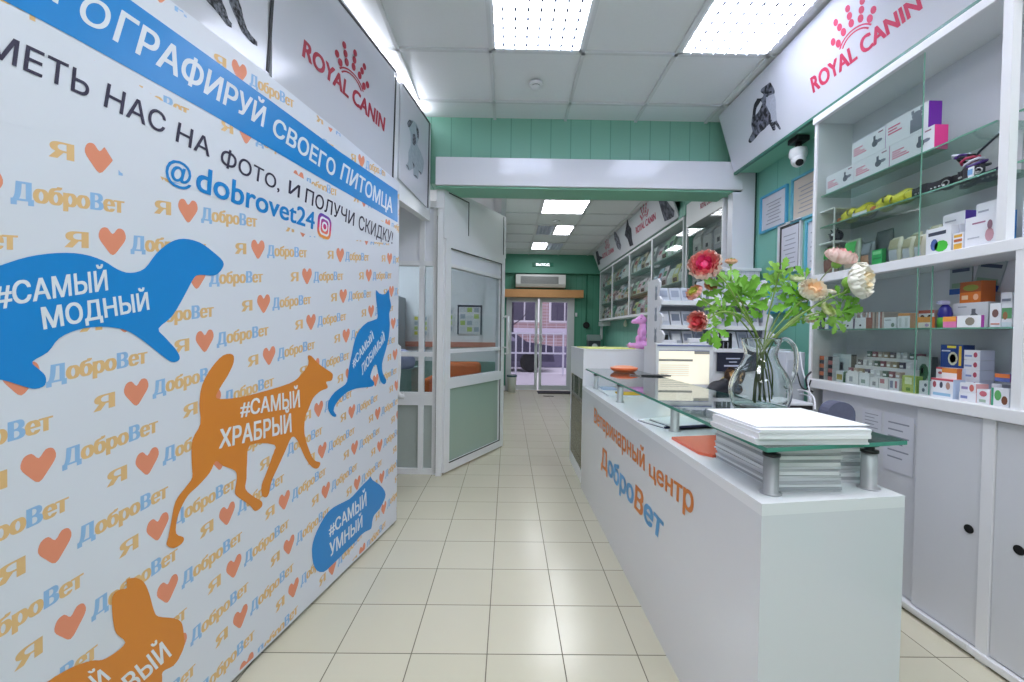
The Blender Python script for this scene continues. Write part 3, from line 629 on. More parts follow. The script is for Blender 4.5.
for a_ in (-.02, -SW+.02): sub(MB().cyl(BP.w3(a_, 0, -.02), BP.w3(a_, 2.0, -.02), .009, STEEL), 'frame_pole', bn)
# white grab handle just behind the banner edge
p = V((-.90, 3.35, 0)); f0 = aty(397, 343, 3.3); f1 = aty(397, 398, 3.3)
gh = thing('grab_handle', 'curved white grab handle beside the banner edge at the office front', 'handle', (f0.x, 3.3, f1.z))
sub(MB().tube([(f0.x-.12, 3.3, f0.z-.03), (f0.x-.03, 3.3, f0.z+.0), (f0.x+.01, 3.3, f0.z-.03), (f0.x+.01, 3.3, (f0.z+f1.z)/2), (f0.x, 3.3, f1.z+.05), (f0.x+.03, 3.3, f1.z+.01), (f0.x+.06, 3.3, f1.z+.015)], .022, UPVC, 10), 'bar', gh)
sub(MB().box((f0.x-.16, 3.28, 0), (f0.x-.11, 3.32, f0.z+.3), UPVC), 'post', gh)
# ================================================================ RIGHT SIDE: tilted fascia, cabinet shell
def fascia(y0, y1, zt, zb, xt, xb, name, label, bx_=2.055):
    t = thing(name, label, 'sign', (xb, (y0+y1)/2, zb)); 
    mb = MB().prism([(xt, y1, zt), (xb, y1, zb), (xb+.02, y1, zb), (xt+.02, y1, zt)], (0, y0-y1, 0), mat('dadae2', .25, name='sign face'))
    P = Pl((xt, y1, zt), (0, -1, 0), (xt-xb, 0, zt-zb))
    s = MB().box((xb+.02, y0, zb+.002), (bx_, y1, zb+.012), mat('7fb89f', .5)).prism([(xt+.02, y1, zt), (xb+.02, y1, zb+.012), (bx_, y1, zb+.012), (bx_, y1, zt)], (0, -.012, 0), mat('7fb89f', .5))
    return t, mb, P, s
t, mb, P, s = fascia(.3, 3.49, 3.045, 2.585, 1.71, 1.85, 'sign_fascia', 'long white tilted sign fascia with red crown logo above the display cabinet')
brand(P, mb, [(810, 77.8), (918.2, -7.4), (923, 7.6), (813.2, 92.9)], mat('cf3a5e', .5), .001)
Z = lambda p: zoomed(p, 745, 80, 9.75)
CATM = mat('585a66', .8, noise=.85, nscale=35, name='tabby print')
P.shape(mb, Z(spline([(180, 70), (215, 45), (245, 22), (262, 45), (280, 75), (292, 115), (280, 150), (270, 200), (290, 260), (300, 330), (308, 390), (350, 468), (335, 482), (296, 430), (300, 480), (272, 492), (238, 430), (190, 480), (150, 510), (110, 560), (60, 612), (34, 600), (48, 555), (75, 500), (62, 440), (75, 330), (88, 240), (125, 185), (165, 175), (182, 140), (155, 118), (158, 92)], 2)), CATM, .001)
P.shape(mb, Z([(105, 340), (110, 290), (125, 240), (155, 205), (170, 225), (150, 280), (125, 320)]), mat('dadae2', .25, name='sign face'), .0014)
P.shape(mb, Z([(210, 165), (285, 130), (302, 190), (305, 300), (312, 390), (262, 420), (250, 330), (205, 240)]), mat('b5b9c6', .8, noise=.3, nscale=60), .0014)
P.shape(mb, Z([(120, 180), (165, 178), (150, 215), (115, 270), (98, 350), (78, 340), (90, 250)]), mat('23242c', .8), .0018)
for k in range(4): P.shape(mb, Z([(240+8*k, 400+20*k), (262+10*k, 385+22*k), (266+10*k, 395+22*k), (246+8*k, 412+20*k)]), mat('23242c', .8), .002)
for (a, b) in (((235, 105), (268, 125)),): 
    for q in ([(238, 112), (262, 104), (264, 124), (242, 130)], [(205, 150), (228, 148), (225, 165), (208, 162)]): P.shape(mb, Z(q), mat('23242c', .8), .002)
sub(mb, 'face', t); sub(s, 'soffit', t); sub(MB().box((1.846, .3, 2.568), (1.87, 3.49, 2.585), mat('3c7565', .4)), 'lower_trim', t)
# display cabinet
XF, XB = 1.82, 2.045; YL, YR = 2.53, .35
dc = thing('display_cabinet', 'tall white display cabinet with glass shelves and sliding doors along the right wall', 'cabinet', (1.93, 1.5, 0))
CABI = mat('cfd0d8', .45, name='cabinet interior')
sh = MB(); sh.box((XF, YL-.02, .0), (XB, YL, 2.53), WHITE, .002); sh.box((XF-.01, YR, 2.505), (XB, YL+.005, 2.545), WHITE, .003)
sh.box((XB-.01, YR, .93), (XB, YL-.02, 2.505), CABI); sh.box((XF, YR-.02, 0), (XB, YR, 2.53), WHITE)
sub(sh, 'carcass', dc)
sub(MB().box((XF-.005, YR, 1.555), (XB-.01, YL-.02, 1.60), WHITE, .003), 'shelf', dc)
sub(MB().box((XF-.02, YR, .935), (XB-.01, YL-.02, .985), WHITE, .004), 'shelf', dc)
def ypx0(px, py): return atx(px, py, XF).y
for ya, yb, z0, z1, dd in ((1.545, 1.585, 0, .935, .03), (ypx0(1024, 320), ypx0(1014, 320), .985, 1.555, .2), (ypx0(1010, 130), ypx0(1000, 130), 1.60, 2.505, .03)): sub(MB().box((XF-.002, ya, z0), (XF+dd, yb, z1), WHITE), 'upright', dc)
SG = glassmat('shelf glass', 'dfeee6', 1.0); GE = mat('6fa08e', .15, name='glass edge')
def gshelf(z, y0, y1, x0=1.85):
    o = sub(MB().box((x0, y0, z-.006), (XB-.012, y1, z), SG), 'glass_shelf', dc); sub(MB().box((x0-.003, y0, z-.0065), (x0, y1, z+.0003), GE), 'edge', o)
gshelf(2.07, 1.60, 2.50); gshelf(1.885, 1.60, 2.50); gshelf(1.282, 1.52, 2.50)
gshelf(2.07, .4, 1.53); gshelf(1.885, .4, 1.53); gshelf(1.282, .4, 1.45)
for z0, z1, ya, yb, x in ((1.605, 2.50, 1.87, 2.50, XF+.004), (1.605, 2.50, 1.66, 1.90, XF+.014)) [:1]:
    p_ = sub(MB().box((x, ya, z0), (x+.004, yb, z1), THIN), 'glass_door', dc); sub(MB().box((x-.0005, ya-.002, z0), (x+.0045, ya, z1), GE), 'edge', p_)
p_ = sub(MB().box((XF+.004, 1.87, .99), (XF+.008, 2.50, 1.55), THIN), 'glass_door', dc); sub(MB().box((XF+.0035, 1.868, .99), (XF+.0085, 1.87, 1.55), GE), 'edge', p_)
p_ = sub(MB().box((XF+.012, 1.81, .99), (XF+.016, 1.868, 1.55), THIN), 'glass_door', dc); sub(MB().box((XF+.0115, 1.81, .99), (XF+.0165, 1.812, 1.55), GE), 'edge', p_)
# lower doors and corner shelves
def cdoor(y0, y1, x, hole=None):
    d = sub(MB().box((x, y0, .045), (x+.016, y1, .93), mat('d3d4da', .4, name='door laminate'), .002), 'door', dc)
    if hole: sub(MB().cyl((x-.002, hole[0], hole[1]), (x+.001, hole[0], hole[1]), .017, BLACK, n=20), 'finger_pull', d)
cdoor(1.835, 2.44, XF+.024); cdoor(1.587, 1.85, XF+.004); cdoor(.9, 1.543, XF+.004, (1.463, .488))
bpy.data.objects.remove(bpy.data.objects['finger_pull']) if False else None
for c in dc.children:
    if c.name == 'door.001': sub(MB().cyl((XF+.0005, 1.625, .488), (XF+.0035, 1.625, .488), .017, BLACK, n=20), 'finger_pull', c)
sub(MB().box((XF-.012, YR, 0.012), (XF+.04, YL-.02, .04), WHITE, .003).box((XF-.02, 1.6, .03), (XF-.01, 1.9, .045), UPVC), 'door_track', dc)
sub(MB().box((XF+.01, YR, 0), (XF+.02, YL-.02, .012), DARK), 'plinth', dc)
cs = MB()
for z in (1.98, 1.79): cs.box((XF+.03, 2.40, z-.008), (XB-.015, 2.508, z), UPVC)
cs.box((XF+.032, 2.398, 1.60), (XF+.038, 2.404, 1.98), UPVC)
sub(cs, 'corner_shelf', dc)
cs = MB(); cs.box((XF+.04, 2.44, .05), (XF+.06, 2.46, .93), mat('9a9ba6', .5)).box((XF+.02, 2.44, .05), (XB-.02, 2.505, .06), CABI); sub(cs, 'inner_divider', dc)
# notices taped on the left lower door
for (q, l) in ((((885, 412), (915, 420), (913, 478), (884, 462)), 'clear sleeve with a typed notice taped to the left cabinet door'), (((863, 408), (882, 412), (881, 440), (862, 434)), 'faint smaller notice taped beside the typed one on the cabinet door')):
    P2 = Pl((XF+.0235, 2.4, 0), (0, -1, 0), (0, 0, 1)); a, b = P2.pt(*q[0]), P2.pt(*q[2]); mb = MB()
    mb.box((XF+.021, 2.4-a[0], b[1]), (XF+.0235, 2.4-b[0], a[1]), mat('dcdde6', .2))
    W = b[0]-a[0]; H = a[1]-b[1]
    for k in range(6): mb.box((XF+.0205, 2.4-a[0]-W*.15, a[1]-H*(.14+.12*k)), (XF+.021, 2.4-a[0]-W*(.85-.2*(k % 2)), a[1]-H*(.165+.12*k)), mat('8c8f9c', .6))
    one(mb, 'notice', l, 'notice')
# ---------------------------------------------------------------- goods helpers
def ypx(px, X, py=300): return atx(px, py, X).y
def hexm(c, r=.45): return mat(c, r) if isinstance(c, str) else c
def cbox(L, R, z, hpx, label, cat='box', face='e2e3ea', side=None, top=None, art=(), X=1.86, d=.09, group=None, py=300, name='medicine_box', tilt=0, h=None):
    y1, y0 = ypx(L, X, py), ypx(R, X, py); H = h or hpx*(y0+y1)/2/FPX
    mb = MB(); mb.box((X, y0, z), (X+d, y1, z+H), hexm(face))
    if side: mb.box((X, y0-.0006, z), (X+d, y0, z+H), hexm(side))
    if top: mb.box((X, y0, z+H), (X+d, y1, z+H+.0006), hexm(top))
    for a in art:
        u0, v0, u1, v1, c = a[:5]; Y0, Y1 = y1+(y0-y1)*u0, y1+(y0-y1)*u1; Z0, Z1 = z+H*v0, z+H*v1
        if len(a) > 5:
            mb.add([(X-.0007, (Y0+Y1)/2+(Y1-Y0)/2*math.cos(t*.628), (Z0+Z1)/2+(Z1-Z0)/2*math.sin(t*.628)) for t in range(10)], [list(range(10))], hexm(c))
        else: mb.box((X-.0006, Y0, Z0), (X, Y1, Z1), hexm(c))
    if tilt: mb.v = [Matrix.Rotation(tilt, 4, 'X') @ (v-V((X, (y0+y1)/2, z)))+V((X, (y0+y1)/2, z)) for v in mb.v]
    return one(mb, name, label, cat, group, (X+d/2, (y0+y1)/2, z))
PK = 'd8688c'; DG = '5d6070'
def rcart(w=0): return [(.06, .62, .34, .67, PK), (.06, .52, .26, .57, PK), (.06, .42, .4, .47, PK), (.06, .32, .46, .37, PK), (.62, .3, .8, .62, DG, 1), (.74, .42, .92, .58, '7b7f90', 1), (.66, .55, .72, .8, DG), (.8, .84, .93, .9, '9a6a80')]
G1 = 'white and pink diet food boxes on the top glass shelf'
Z1 = 2.0705
cbox(826.5, 853.6, Z1, 17, 'leftmost small white and pink food box in the lower row on the top glass shelf', art=rcart(), side='c890b8', group=G1, X=1.862, d=.06, py=180, name='pet_food_box', h=.107)
cbox(854.4, 889, Z1, 21, 'middle white and pink food box in the lower row on the top glass shelf', art=rcart(), side='c07ab0', group=G1, X=1.862, d=.06, py=160, name='pet_food_box', h=.107)
cbox(890, 934, Z1, 23, 'lower white food box with a bright pink end on the top glass shelf', art=rcart(), side='e0388c', group=G1, X=1.862, d=.06, py=150, name='pet_food_box', h=.107)
cbox(852, 885, Z1+.1085, 23, 'white and pink food box stacked on the middle box of the top glass shelf', art=rcart(), side='b06ab8', group=G1, X=1.862, d=.06, py=150, name='pet_food_box', h=.112)
cbox(886, 928, Z1+.1085, 27, 'topmost white food box with a grey cat picture and dark purple end', art=[(.06, .7, .36, .76, PK), (.06, .58, .28, .64, PK), (.06, .46, .4, .52, PK), (.6, .08, .9, .6, '7c8090'), (.63, .55, .87, .85, '7c8090', 1), (.62, .78, .68, .93, '7c8090'), (.82, .78, .88, .93, '7c8090')], side='6a1f9c', group=G1, X=1.862, d=.06, py=130, name='pet_food_box', h=.118)
# second glass shelf: rubber toys and collars
Z2 = 1.886
def toy(px0, px1, label, col, X=1.93):
    y1, y0 = ypx(px0, X, 215), ypx(px1, X, 200); m = mat(col, .4); n = 9; t = thing('rubber_toy', label, 'toy', (X, (y0+y1)/2, Z2), 'yellow rubber toys on the second glass shelf')
    b = MB(); pts = [(X+.02*math.sin(i*1.1), y1+(y0-y1)*i/n, Z2+.044+.005*math.sin(i*2)) for i in range(n+1)]
    rs = [.018, .034, .040, .036, .024, .020, .032, .036, .028, .018]
    for i in range(n): b.cyl(pts[i], pts[i+1], rs[i], m, r1=rs[i+1], n=12, cap=(i in (0, n-1)))
    sub(b, 'body', t); sub(MB().cyl((X-.015, y1-.02, Z2+.02), (X-.05, y1-.07, Z2+.012), .009, m, n=8), 'limb', t); sub(MB().cyl((X+.02, y0+.05, Z2+.02), (X-.03, y0+.03, Z2+.012), .009, m, n=8), 'limb', t)
    sub(MB().ball((X-.005, y1+.008, Z2+.03), (.016, .016, .016), mat('c46a3a', .5)), 'head', t)
toy(842, 873, 'left yellow rubber toy with an orange head on the second glass shelf', 'e6dc3c'); toy(876, 912, 'right yellow rubber toy lying against the dark collars', 'e9e04a')
cbox(852, 866, Z2+.0005, 0, 'small white card tag between the two yellow toys', cat='tag', X=1.872, d=.004, h=.022, py=215, name='price_tag')
one(MB().ball((1.985, 2.33, Z2+.05), (.03, .06, .05), mat('6c727a', .6)), 'grey_pouch', 'dark grey folded pouch behind the left yellow toy', 'pouch')
def collar(y0, y1, x, z, label, col, seed):
    r = random.Random(seed); t = thing('pet_collar', label, 'collar', (x, (y0+y1)/2, z), 'dark studded collars on the second glass shelf')
    mb = MB(); k = 8; P_ = [(x+.008*math.sin(i), y0+(y1-y0)*i/k, z+.0195+.003*math.sin(i*1.7)) for i in range(k+1)]
    for a, b in zip(P_, P_[1:]): mb.obox(V(a)-V((.009, 0, .016)), V((.018, 0, 0)), V(b)-V(a), V((0, 0, .042)), mat(col, .5))
    sub(mb, 'strap', t); st = MB()
    for i in range(1, 9): st.ball((x-.009, y0+(y1-y0)*i/9.5, z+.016), .005, STEEL, 6, 4)
    sub(st, 'studs', t); sub(MB().tube([(x-.01, y0+.01+.015*math.cos(a*.7), z+.02+.012*math.sin(a*.7)) for a in range(10)], .0025, STEEL, 5), 'buckle', t)
collar(1.80, 1.97, 1.885, Z2, 'black studded collar at the left end of the collar pile', '22222a', 3); collar(1.70, 1.86, 1.91, Z2, 'black studded collar in the middle of the collar pile', '1d1d24', 4); collar(1.665, 1.76, 1.875, Z2+.001, 'dark collar with a ring nearest to the cabinet upright', '26222c', 5)
collar(1.67, 1.84, 1.97, Z2, 'dark purple collar lying at the back of the collar pile', '3c2f58', 6)
cbox(962, 973, Z2+.0005, 0, 'blue and white label hanging from the dark collars', cat='tag', X=1.862, d=.003, h=.045, py=190, name='price_tag', art=[(.1, .3, .9, .8, '7aa6d8')])
ls = MB(); lm = [mat(c, .5) for c in ('20202a', '4b2f7a', 'd0d0e0', 'b03a5a')]
for i in range(7):
    r = random.Random(i+20); cy = 1.70+.012*i; ls.tube([(1.90+.04*math.sin(a*.8+i)*.6, cy+.03*math.cos(a*.8+i), Z2+.05+.012*i+.008*math.sin(a)) for a in range(9)], .0055, lm[i % 4], 6)
one(ls, 'coiled_leash', 'coiled multicoloured leash heaped on the collars beside the upright', 'leash')
bg_ = MB().prism([(1.995, 1.80, Z2+.01), (1.995, 1.66, Z2+.01), (2.0, 1.66, Z2+.18), (2.0, 1.72, Z2+.19), (2.0, 1.79, Z2+.15), (2.0, 1.81, Z2+.12)], (.025, 0, 0), mat('c9c3cc', .4, noise=.2, nscale=30)); t = one(bg_, 'toy_bag', 'clear printed bag with dark edging standing behind the coiled leash', 'bag')
sub(MB().tube([(1.998, 1.80, Z2+.01), (1.998, 1.815, Z2+.12), (1.998, 1.79, Z2+.15), (1.998, 1.72, Z2+.192), (1.998, 1.665, Z2+.18)], .005, mat('3f4250', .4), 6), 'piping', t)
# corner shelf goods
sb_ = thing('spiky_ball', 'small dark spiky ball with a white eye on the corner shelf', 'toy', (1.90, 2.44, 1.7905)); m = mat('23243a', .4)
sub(MB().ball((1.90, 2.44, 1.825), .034, m), 'body', sb_); k_ = MB()
for a, b_ in ((-.6, .9), (.6, .9), (0, 1.3), (1.2, .2), (-1.2, .2), (2.2, -.6), (-2.2, -.6)):
    dv = V((-.3, math.sin(a), math.cos(a))).normalized(); k_.cyl(V((1.90, 2.44, 1.825))+dv*.03, V((1.90, 2.44, 1.825))+dv*.052, .008, m, .001, 6)
sub(k_, 'spikes', sb_); sub(MB().ball((1.869, 2.43, 1.828), .008, mat('f4f4f8', .3), 8, 6), 'eye', sb_)
def pouch(L, R, z, hpx, label, m1, m2=None, m3=None, X=1.88, py=250, d=.035, name='food_pouch', group=None, shape=0, h=None, sh=1):
    y1, y0 = ypx(L, X, py), ypx(R, X, py); H = h or hpx*(y0+y1)/2/FPX; yc = (y0+y1)/2; w = (y1-y0)/2
    t = thing(name, label, 'pouch', (X, yc, z), group); mb = MB(); n = 10; lv = 7; vs = []
    for j in range(lv+1):
        v = j/lv; th = d/2*math.sin(PI*min(1, (1-v)*.9+.12))**.7 if v < 1 else .0015; ww = w*(1-.12*v*v if shape == 0 else (.72+.28*math.sin(PI*v)))
        for k in range(n):
            a = 2*PI*k/n; vs.append((X+d/2+max(th, .0015)*math.cos(a)+.02*v*.6, yc+ww*math.sin(a)*(1 if abs(math.sin(a)) > .5 else 1), z+H*v))
    mb.add(vs, [(j*n+k, j*n+(k+1) % n, (j+1)*n+(k+1) % n, (j+1)*n+k) for j in range(lv) for k in range(n)], hexm(m1), True); mb.add(vs, [list(range(n))[::-1], list(range(lv*n, lv*n+n))], hexm(m1)); sub(mb, 'bag', t)
    def pan(u0, u1, v0, v1, c, nm):
        f = lambda u, v: (X+d/2-max(d/2*math.sin(PI*min(1, (1-v)*.9+.12))**.7, .0015)+.012*v-.0025, yc+w-2*w*u, z+H*v); q = MB(); N = 4
        q.add([f(u0+(u1-u0)*i/N, v0+(v1-v0)*j/N) for j in range(N+1) for i in range(N+1)], [(j*(N+1)+i, j*(N+1)+i+1, (j+1)*(N+1)+i+1, (j+1)*(N+1)+i) for j in range(N) for i in range(N)], hexm(c), True); sub(q, nm, t)
    if m2: pan(.18, .82, .55, .92, m2, 'label_panel')
    if m3: pan(.22, .78, .12, .5, m3, 'picture_panel')
    return t
Z3 = 1.6005
pouch(820, 836, Z3, 30, 'green topped treat bag in the corner beside the cabinet side panel', '7f7468', '32b048', '8a5a50', X=1.875, group='treat bags on the middle shelf')
pouch(840, 857, Z3, 32, 'green and pale pouch second from the left on the middle shelf', 'a9b5a5', '4fbf62', 'c8b0a0', group='treat bags on the middle shelf')
pouch(857, 871, Z3, 28, 'grey and orange pouch between green and charcoal pouches', '7b838c', '8a929c', 'b98d72', X=1.90, group='treat bags on the middle shelf')
pouch(870, 889, Z3, 38, 'tall charcoal pouch standing above the other bags', '50585e', None, '6a737a', X=1.93, group='treat bags on the middle shelf')
cbox(872, 882, Z3, 16, 'small bright green box in front of the charcoal pouch', face='2fb463', art=[(.1, .7, .9, .9, '8fe0a0'), (.1, .4, .9, .5, '1c8a48')], side='1f8a4a', X=1.858, d=.02, py=255, name='treat_box')
CR = 'd5d2c2'; gt = 'cream arched treat pouches on the middle shelf'
for (L, R, h_, X_, l) in ((885, 899, 26, 1.865, 'leftmost cream arched treat pouch'), (899, 911, 24, 1.862, 'cream arched pouch beside the leftmost one'), (911, 922, 24, 1.862, 'low cream arched pouch before the tall ones'), (905, 918, 30, 1.925, 'cream arched pouch standing in the back row'), (922, 938, 34, 1.93, 'tallest cream arched pouch with a gold oval behind the white and green box')):
    pouch(L, R, Z3, h_, l, CR, 'a8a488', 'b8bcc4', X=X_, shape=1, group=gt, py=245)
cbox(926, 951, Z3, 27, 'white box with a bright green and blue picture on the middle shelf', art=[(.35, .08, .9, .5, '46b83c', 1), (.2, .15, .5, .6, '4a62a0', 1), (.1, .72, .8, .85, '3a3f50')], side='d0d2da', X=1.858, d=.03, py=240)
cbox(953, 963, Z3, 18, 'small box with yellow and brown bands beside the large white box', art=[(.1, .1, .9, .4, 'd9a43c'), (.1, .5, .9, .65, 'b8602c'), (.1, .75, .9, .9, 'd9a43c')], X=1.858, d=.03, py=240)
cbox(965, 1003, Z3, 34, 'large white box with a dog picture and blue spine in the front row', art=[(.55, .12, .78, .55, 'c0929c', 1), (.6, .5, .74, .8, '8c6a78', 1), (.2, .75, .55, .8, 'a06a88'), (.08, .3, .4, .34, 'b0b3c0')], side='2d6ea8', X=1.858, d=.05, py=232, h=.124)
cbox(943, 965, Z3, 30, 'white box with a brown dog and violet spine in the back row', art=[(.35, .2, .7, .55, '8a5a4c', 1), (.1, .8, .6, .84, 'a0a3b0')], side='6448b4', X=1.925, d=.06, py=225, h=.18)
cbox(976, 997, Z3, 30, 'white box with a dog picture and magenta spine in the back row', art=[(.2, .25, .5, .65, '8c8f9c', 1), (.1, .8, .6, .84, 'a0a3b0')], side='9c2c8c', X=1.925, d=.06, py=220, h=.19)
cbox(953, 960, Z3, 0, 'thin white carton standing behind the yellow banded box', X=1.895, d=.02, h=.12, py=235)
# lower glass shelf
Z4 = 1.2825
gl_ = 'small cartons in a row on the lower glass shelf'
for k, (L, R, h_, f_, s_, l) in enumerate(((819, 823, 12, '3c4a58', '222c38', 'dark slim carton at the left end of the lower glass shelf'), (825, 828, 12, 'e8e8ee', 'c8c8d0', 'slim white carton second on the lower glass shelf'), (829, 833, 12, '2f6ea6', '245888', 'slim blue carton third on the lower glass shelf'), (834, 841, 9, 'cfd6d4', 'b8c0c0', 'pale green-white carton fourth on the lower glass shelf'), (843, 853, 10, 'e6e6ec', '9a8aa0', 'white card tray with a dark dot, left of its twin'), (855, 866, 11, 'e6e6ec', 'b07a70', 'white card tray with a dark dot, right of its twin'))):
    cbox(L, R, Z4, h_, l, face=f_, side=s_, group=gl_, X=1.86, d=.05, py=322, art=[(.4, .2, .6, .4, '303040', 1)] if k > 3 else [(.1, .6, .9, .8, 'aab4bc')])
bl_ = []
for k in range(9):
    L = 867+1.9*k; c = ('b89a90', 'd8d8de', 'a87068', 'c8b8b0', '8a8078')[k % 5]
    cbox(L, L+1.6, Z4, 19, 'narrow blister card in the standing row, %s' % ('leftmost', 'second from the left', 'third from the left', 'fourth from the left', 'the middle one', 'fourth from the right', 'third from the right', 'second from the right', 'rightmost')[k], face=c, side='c4b4ac', X=1.89, d=.08, py=318, name='blister_card', cat='card', group='blister cards standing on the lower glass shelf', h=.085)
for k in range(5): cbox(855+2.6*k, 857.2+2.6*k, Z4, 0, 'brown-topped slim carton behind the white card trays, %s' % ('leftmost', 'second from the left', 'middle', 'second from the right', 'rightmost')[k], face=('d4d0d0', 'b8a09a')[k % 2], side='8a6a60', top='8a6a60', X=1.93, d=.06, py=318, name='slim_carton', group='slim cartons behind the white trays', h=.09)
cbox(884, 896, Z4, 11, 'pale carton with a grey dog picture on the lower glass shelf', art=[(.6, .1, .9, .5, '7a8a80', 1), (.1, .7, .6, .8, 'a0a8a8')], X=1.86, d=.04, py=320)
cbox(898, 910, Z4, 15, 'clear-fronted carton with an orange top band on the lower glass shelf', art=[(0, .82, 1, 1, 'd9975c'), (.1, .1, .3, .7, 'c8ccd0'), (.6, .1, .8, .7, 'c8ccd0')], side='cfa080', X=1.86, d=.04, py=320)
cbox(918, 932, Z4, 11, 'orange and white angled card, leftmost of the front cards', face='f0e8e0', art=[(0, .5, 1, 1, 'e39a4c'), (.5, .1, .8, .4, 'b89ac8', 1)], side='d0703a', X=1.857, d=.012, py=322, name='display_card', cat='card')
cbox(918.5, 934, Z4, 18, 'small box with two dog faces standing behind the orange card', art=[(0, .82, 1, 1, 'b85a4a'), (.1, .35, .42, .75, '4a3430', 1), (.56, .35, .88, .75, '4a3430', 1)], X=1.90, d=.05, py=318, side='c8b0a8')
cbox(943, 956, Z4, 11, 'orange and pink angled card in the middle of the front cards', face='e47cb0', art=[(0, .55, 1, 1, 'efa048')], side='c860a0', X=1.857, d=.012, py=322, name='display_card', cat='card')
cbox(957, 981, Z4, 12, 'white angled card with a cat face and magenta edge', face='eeeef2', art=[(.35, .15, .75, .85, '8c8478', 1)], side='b04aa8', X=1.857, d=.012, py=322, name='display_card', cat='card')
cbox(953, 988, Z4, 26, 'wide white carton with a grey cat at the back of the lower glass shelf', art=[(.5, .2, .75, .6, '70747e', 1), (.55, .5, .66, .75, '70747e'), (.15, .82, .4, .86, 'a0a4b0')], side='c4c6ce', X=1.93, d=.09, py=312, h=.105)
cbox(990, 1001, Z4, 24, 'white upright carton with a round dog picture', art=[(.2, .4, .8, .75, '7a5a58', 1), (.1, .1, .9, .16, 'c07a6a')], X=1.862, d=.05, py=312)
cbox(1002, 1012, Z4, 24, 'green and white carton with a brown dog beside the upright', art=[(0, .35, 1, .8, '5c9a6a'), (.1, .3, .6, .65, '9a6a48', 1), (0, 0, 1, .2, 'd0dce4')], X=1.862, d=.05, py=312)
cbox(1001, 1012, Z4+.088, 0, 'small pale carton lying on top behind the green and white one', X=1.95, d=.05, py=300, h=.05, art=[(.1, .3, .9, .5, '8a90a0')])
y_ = ypx(945, 1.90, 315); bt = thing('spray_bottle', 'small dark blue spray bottle with a green base on the lower glass shelf', 'bottle', (1.90, y_, Z4))
sub(MB().lathe([(0, 0), (.024, .001), (.026, .03), (.022, .045)], (1.90, y_, Z4), mat('5fb04a', .4), 14), 'base', bt); sub(MB().lathe([(.022, .045), (.025, .06), (.02, .085), (.01, .1), (0, .1)], (1.90, y_, Z4), mat('2b2a86', .35), 14), 'bottle_body', bt)
sub(MB().box((1.875, y_-.008, Z4+.1), (1.915, y_+.008, Z4+.118), mat('b4b6d8', .4), .004).cyl((1.9, y_+.0, Z4+.108), (1.9, y_+.035, Z4+.112), .005, mat('b4b6d8', .4)), 'nozzle', bt)
# pouches pinned to the back panel and the orange box
for (q, rot, l) in (((950, 972, 262, 294), 0, 'left grey and blue flat packet fixed to the cabinet back'), ((976, 1003, 257, 290), .25, 'right tilted grey and blue flat packet fixed to the cabinet back')):
    X = 2.028; y1, y0 = ypx(q[0], X, 275), ypx(q[1], X, 275); zt, zb = atx((q[0]+q[1])/2, q[2], X).z, atx((q[0]+q[1])/2, q[3], X).z
    mb = MB().box((X, y0, zb), (X+.006, y1, zt), mat('9fa9ae', .35)); mb.box((X-.0008, y0, zb), (X, y1, zb+.025), mat('2c58a8', .4)).box((X-.0008, y0+.01, zt-.045), (X, y1-.01, zt-.03), mat('44506a', .5)).box((X-.0008, y0+.01, zb+.028), (X, y1-.01, zb+.05), mat('7f9c86', .5))
    c_ = V((X, (y0+y1)/2, (zt+zb)/2)); mb.v = [Matrix.Rotation(rot, 4, 'X') @ (v-c_)+c_ for v in mb.v]
    one(mb, 'flat_packet', l, 'packet', 'flat packets fixed to the cabinet back')
cbox(960, 981, Z4+.106, 22, 'orange and brown printed box standing on the wide white carton', face='d9752a', art=[(0, .5, 1, 1, 'a3552c'), (.15, .55, .9, .85, '7f8a3c', 1), (.1, .15, .4, .35, 'f0c8a0'), (.65, .1, .9, .4, 'f0b890', 1)], side='b8602c', X=1.935, d=.06, py=290, h=.088)
# bottom ledge
Z5 = .9855
for k, (x_, cs_) in enumerate(((819.5, ('3a3a48', 'd06a3c')), (828, ('2c2c38', 'b87070')))):
    for j in range(6):
        cbox(x_, x_+4.5, Z5+.023*j, 0, 'dark striped vial box in the %s small tower, %s' % (('left', 'right')[k], ('bottom', 'second from the bottom', 'third from the bottom', 'third from the top', 'second from the top', 'top')[j]), face=cs_[(j+k) % 2], side='d8d8dc', X=1.862, d=.045, py=365, name='vial_box', group='vial boxes stacked in two small towers', h=.022)
cbox(833, 851, Z5, 34, 'clear plastic leaflet block with a dark right edge on the ledge', cat='organizer', face='b4bec0', side='3c4448', X=1.90, d=.03, py=365, name='leaflet_block', art=[(.1, .1, .9, .85, 'a6b2b8'), (.4, .2, .6, .7, '8c90b0')], h=.155)
cbox(836, 843, Z5, 11, 'small yellow and green box before the leaflet block', art=[(.1, .2, .9, .7, 'b8a860')], X=1.862, d=.03, py=375, side='6a8a70')
org = thing('vial_organizer', 'white stepped organizer filled with small vials on the ledge', 'organizer', (1.93, 2.06, Z5)); ob = MB(); ya, yb = ypx(903, 1.87, 370), ypx(846, 1.87, 370)
for k in range(3): ob.box((1.868+.05*k, ya, Z5), (1.868+.05*k+.046, yb, Z5+.055+.045*k), mat('dcdde4', .35), .002)
sub(ob, 'steps', org)
gv = 'tiny vials and cartons standing on the stepped organizer'
cols = ('8a4c60', 'c8ccd0', '5a5468', 'b8a8a0', '3f6058', 'd8d8e0', '9a8a70')
